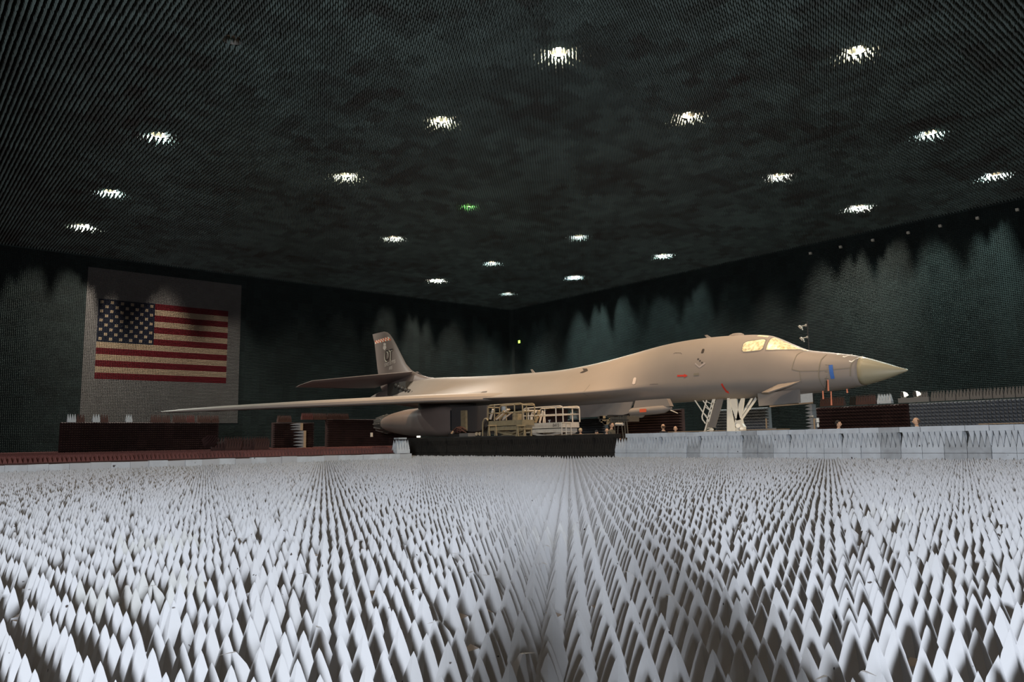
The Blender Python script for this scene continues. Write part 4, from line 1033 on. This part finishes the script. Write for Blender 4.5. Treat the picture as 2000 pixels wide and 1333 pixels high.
for k in range(6):
    a = side(.12 + .16 * k, 2) + Vector((.1, 0, 0)); mb.bar(a, a + Vector((.5, 0, 0)), .05)
mb.tube([LX(1381, 842), LX(1392, 838)], .03).slab([LX(1387, 838), LX(1393, 838), LX(1391, 850), LX(1384, 850)], (.05, 0, 0))
mb.slab([side(.72, 0), side(.72, w_), side(1.35, w_), side(1.35, 0)], (.05, 0, 0))
mb.obj('ladder_step', M['gear_white'], lo)
# ---- main gear between the nacelles
for sd in (-1, 1):
    xm = XA + sd * 1.35
    mg = MB().tube([(xm, 38.6, 3.6), (xm, 38.6, .75)], .2, 12).bar((xm, 37.9, .62), (xm, 39.3, .62), .2).obj('main_gear_strut', M['gear_white'], bomber)
    for yy in (37.95, 39.25):
        for sx in (-.38, .38):
            wh = MB().tube([(xm + sx - .15, yy, .56), (xm + sx + .15, yy, .56)], .56, 20).obj('main_wheel', M['rubber'], mg, smooth=True)
            MB().tube([(xm + sx - .16, yy, .56), (xm + sx + .16, yy, .56)], .25, 12).obj('wheel_hub', M['gear_white'], wh)
    MB().slab([(xm - sd * .9, 36.4, 3.3), (xm - sd * .9, 38.2, 3.3), (xm - sd * .9, 38.2, 1.7), (xm - sd * .9, 36.6, 1.9)], (.05, 0, 0)).obj('main_gear_door', M['dark_paint'], bomber)

# ------------------------------------------------------------------ scissor lifts
def lift(name, label, px0, px1, zdeck, ztop, zb, X, m, body, arch):
    a = onX(px0, 830, X).y; b = onX(px1, 830, X).y; y0, y1 = min(a, b), max(a, b)
    t = wthing(name, label, 'scissor lift', (X, (y0 + y1) / 2, 0))
    D = .9 if X < 28 else 1.3
    MB().box(X, X + D, y0 + .05, y1 - .05, zdeck - .30, zdeck).obj('platform', m, t)
    MB().box(X + .02, X + D - .02, y0 + .2, y1 - .0, zdeck - .55, zdeck - .34).obj('slide_rail', m, t)
    gr = MB()
    r = .035
    for xx in (X, X + D):
        gr.tube([(xx, y0, zdeck), (xx, y0, ztop - .15), (xx, y0 + .05, ztop - .04), (xx, y0 + .18, ztop)] + [(xx, y1 - .18, ztop + .0), (xx, y1 - .05, ztop - .04), (xx, y1, ztop - .15), (xx, y1, zdeck)], r, 8)
        gr.tube([(xx, y0, (zdeck + ztop) / 2), (xx, y1, (zdeck + ztop) / 2)], r * .8, 6)
        for f in arch: gr.tube([(xx, y0 + (y1 - y0) * f, zdeck), (xx, y0 + (y1 - y0) * f, ztop)], r, 6)
    for yy in (y0, y1):
        gr.tube([(X, yy, ztop - .1), (X + D, yy, ztop - .1)], r, 6).tube([(X, yy, (zdeck + ztop) / 2), (X + D, yy, (zdeck + ztop) / 2)], r * .8, 6)
    gr.obj('guard_rail', m, t, smooth=True)
    zc0 = .55; zc1 = zdeck - .55; n = 3
    for k in range(n):
        za, zb_ = zc0 + (zc1 - zc0) * k / n, zc0 + (zc1 - zc0) * (k + 1) / n
        for xx in (X + .15, X + D - .15):
            MB().bar((xx, y0 + .3, za), (xx, y1 - .4, zb_), .06, .12).obj('scissor_arm', m, t)
            MB().bar((xx + .07, y0 + .3, zb_), (xx + .07, y1 - .4, za), .06, .12).obj('scissor_arm', m, t)
    MB().box(X + .05, X + D - .05, y0 + .1, y1 - .1, .22, .55).obj('chassis', body, t)
    for yy in (y0 + .4, y1 - .4):
        for xx in (X + .02, X + D - .16):
            MB().tube([(xx, yy, .2), (xx + .14, yy, .2)], .2, 14).obj('wheel', M['rubber'], t, smooth=True)
    return t, y0, y1
t2, y0, y1 = lift('scissor_lift', 'cream scissor lift with the number 8415 under the belly, right one of the pair', 1023, 1100, 2.24, 3.12, 0, 28.8, M['lift_white'], M['lift_white'], (.17, .87))
p = onX(1079.5, 834.5, 28.79); text('8415', .26, M['decal_dark'], t2, (28.79, p.y, p.z), (0, -1, 0), (0, 0, 1), 'fleet_number')
# ladder at its right end
mb = MB()
for px in (1097, 1105.5, 1115): 
    a = onX(px, 826, 28.6); mb.tube([(28.6, a.y, .3), (28.6, a.y, a.z)], .035 if px < 1110 else .025)
a = onX(1105.5, 826, 28.6); b = onX(1115, 826, 28.6); mb.tube([a, b], .025)
a = onX(1097, 826, 28.6); b = onX(1105.5, 826, 28.6)
for k in range(5): mb.tube([(28.6, a.y, 1.2 + .25 * k), (28.6, b.y, 1.2 + .25 * k)], .018)
mb.obj('access_ladder', M['lift_white'], t2)
t1, y0, y1 = lift('scissor_lift', 'tan weathered scissor lift beside the engine intake, left one of the pair', 953, 1021, 2.42, 3.32, 0, 27.2, M['lift_tan'], M['lift_tan'], (.22, .80))
# tubes and hoses carried in the lifts
k = 0
for (x0, y0_, x1_, y1_, r, m) in [(957.5, 824, 963, 800, .11, 'lift_white'), (965, 824, 984, 803, .07, 'lift_tan'), (970, 824, 992, 800, .08, 'lift_white'), (976, 824, 995, 800, .09, 'lift_tan'), (982, 825, 1000, 806, .06, 'lift_white')]:
    a = onX(x0, y0_, 27.35 + .13 * k); b = onX(x1_, y1_, 27.35 + .13 * k)
    a.z = 2.42 + r * 1.1
    o = MB().tube([a, b], r * .65, 10).obj('duct_tube', M[m], smooth=True)
    tag(o, 'thick tube leaning in the tan lift, ' + ORD[k] + ' from the left', 'tube', 'tubes leaning in the tan scissor lift'); k += 1
for k, (pts, r, m) in enumerate([([(1039, 829), (1038, 815), (1041, 806), (1046, 804)], .09, 'lift_white'), ([(1046, 829), (1050, 815), (1053, 803)], .09, 'lift_tan'), ([(1054, 828), (1057, 814), (1060, 803)], .06, 'lift_white'), ([(1061, 825), (1063, 805)], .04, 'lift_white')]):
    q = [onX(x, y_, 29.3 + .12 * k) for x, y_ in pts]; q[0].z = 2.24 + r * .9
    o = MB().tube(q, r, 9).obj('duct_hose', M[m], smooth=True)
    tag(o, 'pale hose standing in the cream lift, ' + ORD[k] + ' from the left', 'hose', 'hoses standing in the cream scissor lift')
o = MB().slab([onX(1001, 826, 27.4), onX(1011, 826, 27.4), onX(1011, 808, 27.4), onX(1001, 808, 27.4)], (.3, 0, 0)).obj('equipment_box', M['lift_tan']); tag(o, 'tan box behind the tubes in the left lift', 'box')
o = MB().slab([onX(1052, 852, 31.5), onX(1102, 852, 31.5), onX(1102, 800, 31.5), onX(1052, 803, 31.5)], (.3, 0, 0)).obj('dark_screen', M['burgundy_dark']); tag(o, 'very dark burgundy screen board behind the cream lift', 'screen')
for i_, c_ in enumerate([[(1070.5, 821), (1075.5, 820), (1075.5, 822), (1074.3, 822.3), (1074.5, 825.5), (1072, 825.7), (1072, 822.6), (1070.5, 822.6)]]):
    p = [onX(x, y_, 31.49) for x, y_ in c_]; mb = MB().add(p, [tuple(range(8))]); mb.obj('white_sign', M['decal_white'])
    tag(COL.objects[-1], 'small white T-shaped mark on the dark screen behind the cream lift', 'sign')
# trestle and step stands by the intake, equipment by the tan lift
def trestle(px0, px1, ztop_px, X, lab):
    a = onX(px0, 850, X); b = onX(px1, 850, X); zt = onX(px0, ztop_px, X).z; ym = (a.y + b.y) / 2
    t = wthing('trestle', lab, 'trestle', (X, ym, 0))
    MB().bar((X, ym, zt), (X + .6, ym, zt), .08).obj('top_bar', M['lift_tan'], t)
    for xx in (X + .05, X + .55):
        for yy in (a.y, b.y): MB().bar((xx, ym, zt), (xx, yy, 0), .05).obj('leg', M['lift_tan'], t)
trestle(947, 960, 832, 26.2, 'tan A-frame trestle standing below the left lift')
trestle(1003, 1016, 832, 26.2, 'tan A-frame trestle between the two lifts')
trestle(1018, 1026, 838, 26.3, 'narrow tan trestle just left of the cream lift')
t = wthing('hose_stand', 'bent grey pipe stand left of the tan lift', 'pipe', (26.5, onX(941, 850, 26.5).y, 0))
MB().tube([Vector((26.5, onX(941, 850, 26.5).y, 0)), onX(943, 825, 26.5), onX(946, 819, 26.5), onX(950, 818, 26.5), onX(953, 822, 26.5)], .04).obj('pipe', M['lift_tan'], t, smooth=True)
mb = MB().box(26.7, 27.1, onX(944, 850, 26.7).y, onX(929, 850, 26.7).y, 0, 1.74); o = mb.obj('equipment_box', M['dark_metal']); tag(o, 'dark equipment box with round dials left of the tan lift', 'box')
for px in (931, 937): MB().tube([onX(px, 848, 26.66), onX(px, 848, 26.72)], .10, 14).obj('dial', M['lift_tan'], o)
# crates with hose bundle under the nacelle
a = onX(875, 850, 26.9); b = onX(897, 850, 26.9); c = onX(914, 850, 26.9)
o = MB().box(26.9, 27.6, b.y + .01, a.y, 0, 1.75).obj('equipment_case', M['rubber']); tag(o, 'black equipment case under the engine nacelle', 'case')
o = MB().box(26.9, 27.6, c.y, b.y, 0, 1.77).obj('equipment_case', M['crate']); tag(o, 'grey equipment case right of the black one under the nacelle', 'case')
mb = MB(); rr = random.Random(5)
for k in range(10):
    q0 = onX(884 + rr.random() * 6, 845, 27.2); q1 = onX(905 + rr.random() * 6, 846, 27.2); q0.z = q1.z = 1.80 + .02 * k
    mid = (q0 + q1) / 2 + Vector((rr.uniform(-.15, .15), 0, rr.uniform(.05, .22))); mb.tube([q0, (q0 + mid) / 2 + Vector((0, 0, .05)), mid, (q1 + mid) / 2 + Vector((0, 0, .04)), q1], .025, 6)
o = mb.obj('cable_bundle', M['brown_foam'], smooth=True); tag(o, 'tangle of brown hoses lying on the equipment cases', 'cable', kind='stuff')
MB().tube([onX(886, 843, 27.2), onX(882, 848, 27.1)], .07).obj('connector', M['flag_white'], o)
for px in (893, 899):
    o2 = MB().loft([[(27.2 + .07 * f * math.cos(a_), onX(px, 835, 27.2).y + .07 * f * math.sin(a_), z) for a_ in np.linspace(0, 2 * PI, 8, endpoint=False)] for f, z in ((1, 1.85), (.1, 2.18))]).obj('cone_cap', M['burgundy'], o)
# turntable edge strip seen over the black barrier
o = MB().box(25.3, 25.6, 29.6, 39.4, 0, 1.555).obj('work_platform', M['dark_metal']); tag(o, 'long dark work platform edge behind the black barrier', 'platform')
p = onX(817, 853.8, 25.25); MB().box(25.2, 25.3, p.y - .15, p.y + .1, p.z - .04, p.z + .06).obj('bright_fitting', M['flood_lens'], o)

# ---- stand with machinery behind the pod
def cart():
    X = 29.5; a = onX(1222, 850, X); b = onX(1187, 850, X)
    t = wthing('maintenance_stand', 'tall tan maintenance stand with braces under the weapons pod', 'stand', (X, (a.y + b.y) / 2, 0))
    ys_ = [onX(px, 850, X).y for px in (1196, 1205, 1226, 1230)]
    MB().box(X, X + 1.0, onX(1224, 830, X).y, onX(1192, 830, X).y, 2.15, 2.42).obj('tank', M['stand_metal'], t)
    for (px0, py0, px1) in ((1209, 812, 1200), (1212, 812, 1222), (1223, 812, 1230), (1199, 814, 1204), (1219, 812, 1223)):
        q = onX(px0, py0, X); r = onX(px1, 850, X); MB().bar(q, (X, r.y, 0), .045).obj('leg', M['stand_metal'], t)
    MB().tube([onX(1203, 829, X), onX(1217, 829, X)], .08, 8).obj('cross_tube', M['lift_white'], t)
    MB().bar(onX(1193, 812, X), onX(1228, 812, X), .06).bar(onX(1195, 820, X), onX(1228, 821, X), .05).obj('top_bar', M['dark_metal'], t)
    rr = random.Random(8)
    for k in range(14):
        q = onX(1172 + rr.random() * 50, 812 + rr.random() * 16, X + .6); MB().box(q.x - .08, q.x + .12, q.y - .12, q.y + .12, q.z - .06, q.z + .08).obj('machine_box', M['lift_tan'] if k % 2 else M['dark_metal'], t)
cart()
# lamp-head stand and small items at the right
t = wthing('lamp_stand', 'tan pole with a white canister lamp left of the burgundy nose wall', 'lamp stand', (28.0, onX(1590, 840, 28.0).y, 0))
MB().tube([(28.0, onX(1590, 840, 28).y, 0), onX(1590, 818, 28.0)], .035).obj('pole', M['wood'], t)
MB().tube([onX(1581, 815, 28.0), onX(1587, 815, 28.0)], .04).ball(onX(1587.5, 814.5, 28.0), .05).obj('clamp', M['metal'], t)
q = onX(1597, 822, 28.0); MB().tube([q + Vector((0, 0, -.07)), q + Vector((0, 0, .10))], .06, 12).tube([q + Vector((0, 0, -.17)), q + Vector((0, 0, -.10))], .04, 10).ball((q.x, q.y, onX(1597, 833, 28).z), .05).obj('canister', M['gear_white'], t, smooth=True)
MB().bar(onX(1590, 818, 28), q, .025).obj('arm', M['wood'], t)
t = wthing('folding_chair', 'folding chair with a tan back standing behind the barrier', 'chair', (27.5, onX(1507, 840, 27.5).y, 0))
yc = onX(1508, 840, 27.5).y
MB().box(27.4, 27.45, yc - .22, yc + .22, 1.22, 1.60).obj('backrest', M['crate'], t)
MB().box(27.4, 27.85, yc - .22, yc + .22, .85, .90).obj('seat', M['crate'], t)
for sx in (27.42, 27.83):
    for sy in (-.2, .2): MB().tube([(sx, yc + sy, 0), (sx, yc + sy, .85 if sx > 27.5 else 1.3)], .02).obj('leg', M['metal'], t)
q = onX(1498, 840, 27.5); MB().bar((27.4, q.y, 0), onX(1496.5, 818, 27.5), .045).obj('side_post', M['wood'], t)

# ------------------------------------------------------------------ people
def skin_mesh(verts, edges, radii, root=0):
    me = bpy.data.meshes.new('body_src'); me.from_pydata(verts, edges, []); o = bpy.data.objects.new('body_src', me); COL.objects.link(o)
    md = o.modifiers.new('s', 'SKIN'); md.use_smooth_shade = True
    for i, r in enumerate(radii):
        me.skin_vertices[0].data[i].radius = (r if isinstance(r, tuple) else (r, r))
        me.skin_vertices[0].data[i].use_root = (i == root)
    sub = o.modifiers.new('u', 'SUBSURF'); sub.levels = 2; sub.render_levels = 2
    dg = bpy.context.evaluated_depsgraph_get(); m2 = bpy.data.meshes.new_from_object(o.evaluated_get(dg))
    bpy.data.objects.remove(o); return m2
def person(label, loc, rz, H, shirt, hair=None, hairm=None, cap=None, lean=0., sit=0., arms=0):
    """standing figure facing local -Y; feet at the origin"""
    s = H / 1.78
    V_, E_, R_ = [], [], []
    def v(x, y_, z, r, p=None):
        V_.append((x * s, (y_ - lean * max(0, z - .95)) * s, z * s)); R_.append(tuple(q * s for q in r) if isinstance(r, tuple) else r * s)
        if p is not None: E_.append((p, len(V_) - 1))
        return len(V_) - 1
    pel = v(0, 0, .95, (.155, .115)); ab = v(0, 0, 1.10, (.14, .105), pel); ch = v(0, 0, 1.30, (.175, .12), ab); up = v(0, .01, 1.42, (.13, .09), ch); nk = v(0, .005, 1.50, .058, up); hd0 = v(0, -.01, 1.57, .06, nk)
    for sd in (-1, 1):
        sh = v(sd * .17, .01, 1.40, .065, up)
        if arms == 0: el = v(sd * .24, .02, 1.13, .045, sh); wr_ = v(sd * .25, -.04, .89, .030, el)
        elif arms == 1: el = v(sd * .23, -.02, 1.14, .045, sh); wr_ = v(sd * .10, -.26, 1.12, .030, el)
        d = Vector(V_[wr_]) - Vector(V_[el]); d.normalize()
        hp = sd
        pm = v(0, 0, 0, (.036, .020), wr_); V_[pm] = tuple(Vector(V_[wr_]) + d * .06 * s)
        base = Vector(V_[pm])
        hip = v(sd * .10, 0, .88, .085, pel); kn = v(sd * .11, -.02, .50, .058, hip); an = v(sd * .115, .01, .10, .040, kn); ft = v(sd * .125, -.10, .045, .040, an); v(sd * .13, -.18, .03, .032, ft)
        hands.append((base, d, sd, s)) if False else None
    me = skin_mesh(V_, E_, R_)
    me.materials.clear()
    for m in (shirt, M['trouser'], M['skin'], M['rubber'], M['skin'], M['eye']): me.materials.append(m)
    bm = bmesh.new(); bm.from_mesh(me)
    for f in bm.faces:
        c = f.calc_center_median(); z = c.z / s
        arm_low = abs(c.x) / s > .2 and z < 1.10 and arms == 0
        if z > 1.50: f.material_index = 2
        elif (abs(c.x) / s > .2 and z < .93) or (arms == 1 and c.y / s < -.20 and 1.0 < z < 1.25): f.material_index = 2
        elif z < .11: f.material_index = 3
        elif z < .96 and abs(c.x) / s < .2: f.material_index = 1
        else: f.material_index = 0
        f.smooth = True
    # head: ovoid with brow, nose, chin, ears, joined into the body mesh
    def ball(c, r, mi, seg=16, rg=12, fn=None):
        g = bmesh.ops.create_uvsphere(bm, u_segments=seg, v_segments=rg, radius=1.0)
        for q in g['verts']:
            p = q.co.copy()
            if fn: p = fn(p)
            q.co = Vector((c[0] + p.x * r[0], c[1] - lean * max(0, c[2] - .95) + p.y * r[1], c[2] + p.z * r[2])) * s
            for f in q.link_faces: f.material_index = mi; f.smooth = True
    def headfn(p):
        if p.z < 0: p = Vector((p.x * (1 + .28 * p.z), p.y * (1 + .16 * p.z) - .06 * -p.z, p.z))
        if p.y > 0: p.y *= 1.06
        return p
    ball((0, -.005, 1.665), (.076, .096, .118), 2, fn=headfn)
    ball((0, -.102, 1.655), (.013, .022, .026), 2, 8, 6)
    ball((0, -.092, 1.612), (.024, .010, .008), 4, 8, 6)
    for sd in (-1, 1):
        ball((sd * .030, -.088, 1.675), (.012, .009, .008), 5, 8, 6)
        ball((sd * .078, .005, 1.655), (.010, .022, .032), 2, 8, 6)
    # five fingers per hand
    for sd in (-1, 1):
        if arms == 0: wx, wy, wz = sd * .252, -.055, .83; dv = Vector((0, -.12, -1)).normalized(); ac = Vector((0, 1, 0))
        else: wx, wy, wz = sd * .05, -.34, 1.115; dv = Vector((-sd * .55, -.8, -.1)).normalized(); ac = Vector((0, 0, 1))
        for k, (o_, L_) in enumerate(((-.028, .065), (-.010, .078), (.010, .073), (.027, .058), (-.042, .045))):
            b = Vector((wx, wy, wz)) + ac * o_ - dv * (.035 if k == 4 else 0)
            e = b + dv * L_ + Vector((-sd * .012, 0, 0)) + (ac * -.02 if k == 4 else Vector((0, 0, 0)))
            for q0, q1, r_ in ((b, (b + e) / 2, .0085), ((b + e) / 2, e + Vector((-sd * .01, 0, 0)), .0075)):
                m_ = MB().tube([q0 * s + Vector((0, -lean * max(0, q0.z - .95) * s, 0)), q1 * s + Vector((0, -lean * max(0, q1.z - .95) * s, 0))], r_ * s, 6)
                vs = [bm.verts.new(p) for p in m_.v]
                for f in m_.f: ff = bm.faces.new([vs[i] for i in f]); ff.material_index = 2; ff.smooth = True
    bm.to_mesh(me); bm.free()
    t = bpy.data.objects.new('person', me); COL.objects.link(t); t.location = loc; t.rotation_euler = (0, 0, rz); me.name = 'person'
    tag(t, label, 'person')
    ly = -lean * (1.67 - .95) * s
    if hair:
        mb = MB(); mb.ball((0, ly + .014 * s, 1.684 * s), .082 * s, .103 * s, .114 * s, 16, 12)
        # cut the cap of hair off the face
        h = mb.obj('hair', hairm, t, smooth='all')
        bm = bmesh.new(); bm.from_mesh(h.data)
        kill = [f for f in bm.faces if (lambda c: (c.y - ly) < -.035 * s and c.z < 1.735 * s or c.z < (1.64 if hair == 'full' else 1.70) * s and (c.y - ly) < .03 * s or c.z < 1.60 * s or (hair == 'ring' and c.z > 1.70 * s))(f.calc_center_median())]
        bmesh.ops.delete(bm, geom=kill, context='FACES'); bm.to_mesh(h.data); bm.free()
        md = h.modifiers.new('thick', 'SOLIDIFY'); md.thickness = .008
    if cap:
        mb = MB(); mb.ball((0, ly + .008 * s, 1.715 * s), .086 * s, .106 * s, .080 * s, 16, 8)
        mb.hexa([(-.06 * s, ly - .09 * s, 1.70 * s), (.06 * s, ly - .09 * s, 1.70 * s), (.045 * s, ly - .19 * s, 1.685 * s), (-.045 * s, ly - .19 * s, 1.685 * s)],
                [(-.06 * s, ly - .09 * s, 1.715 * s), (.06 * s, ly - .09 * s, 1.715 * s), (.045 * s, ly - .19 * s, 1.695 * s), (-.045 * s, ly - .19 * s, 1.695 * s)])
        mb.obj('cap', cap, t, smooth=True)
    return t
hands = []
def pp(px, pyt, X): q = onX(px, pyt, X); return (X, q.y, 0), q.z
AZ = lambda d: math.radians(d)
def put(label, px, py, X, rz, shirt, H=None, **k):
    loc, z = pp(px, py, X); person(label, loc, AZ(rz), z if H is None else H, shirt, **k)
put('bald person with brown hair fringe in a pale shirt, seen from behind at the right', 1789, 816.5, 26.0, -150, M['cloth_white'], hair='ring', hairm=M['hair_brown'])
put('person with short dark hair and navy shirt looking right, in front of the burgundy wall', 1637, 822.5, 26.5, 5, M['cloth_navy'], hair='full', hairm=M['hair_dark'])
put('bald person in a cream shirt, right one of the two under the pod', 1319, 833, 26.5, -60, M['cloth_cream'])
put('person in a black shirt seen from behind, left one of the two under the pod', 1295, 829, 27.0, 160, M['cloth_black'], hair='ring', hairm=M['hair_brown'])
put('person wearing a tan cap standing left of the white barrier', 1133.5, 837, 26.8, -60, M['cloth_black'], cap=M['cloth_tan'])
put('dark-haired person in olive clothes bending over equipment behind the barrier end', 1194, 825.5, 26.0, 10, M['cloth_olive'], hair='full', hairm=M['hair_dark'], arms=1)
put('person in a pale shirt with orange-lit face beside the one in olive clothes', 1185, 836.5, 26.2, -40, M['cloth_white'], hair='full', hairm=M['hair_dark'])
put('person in dark clothes with a black cap, low behind the dark barrier', 1165, 841, 26.6, -60, M['cloth_black'], cap=M['cloth_black'])

put_l = lambda d, r: (.652 * d + .758 * r, .758 * d - .652 * r, 0)
person('photographer standing behind the camera, casting the long shadow over the foam spikes', put_l(-.95, -.08), AZ(137), 1.78, M['cloth_black'], hair='full', hairm=M['hair_dark'])
person('second person behind the camera, right of the photographer, whose shadow falls over the spikes', put_l(-.90, .52), AZ(137), 1.80, M['cloth_navy'], hair='full', hairm=M['hair_dark'])
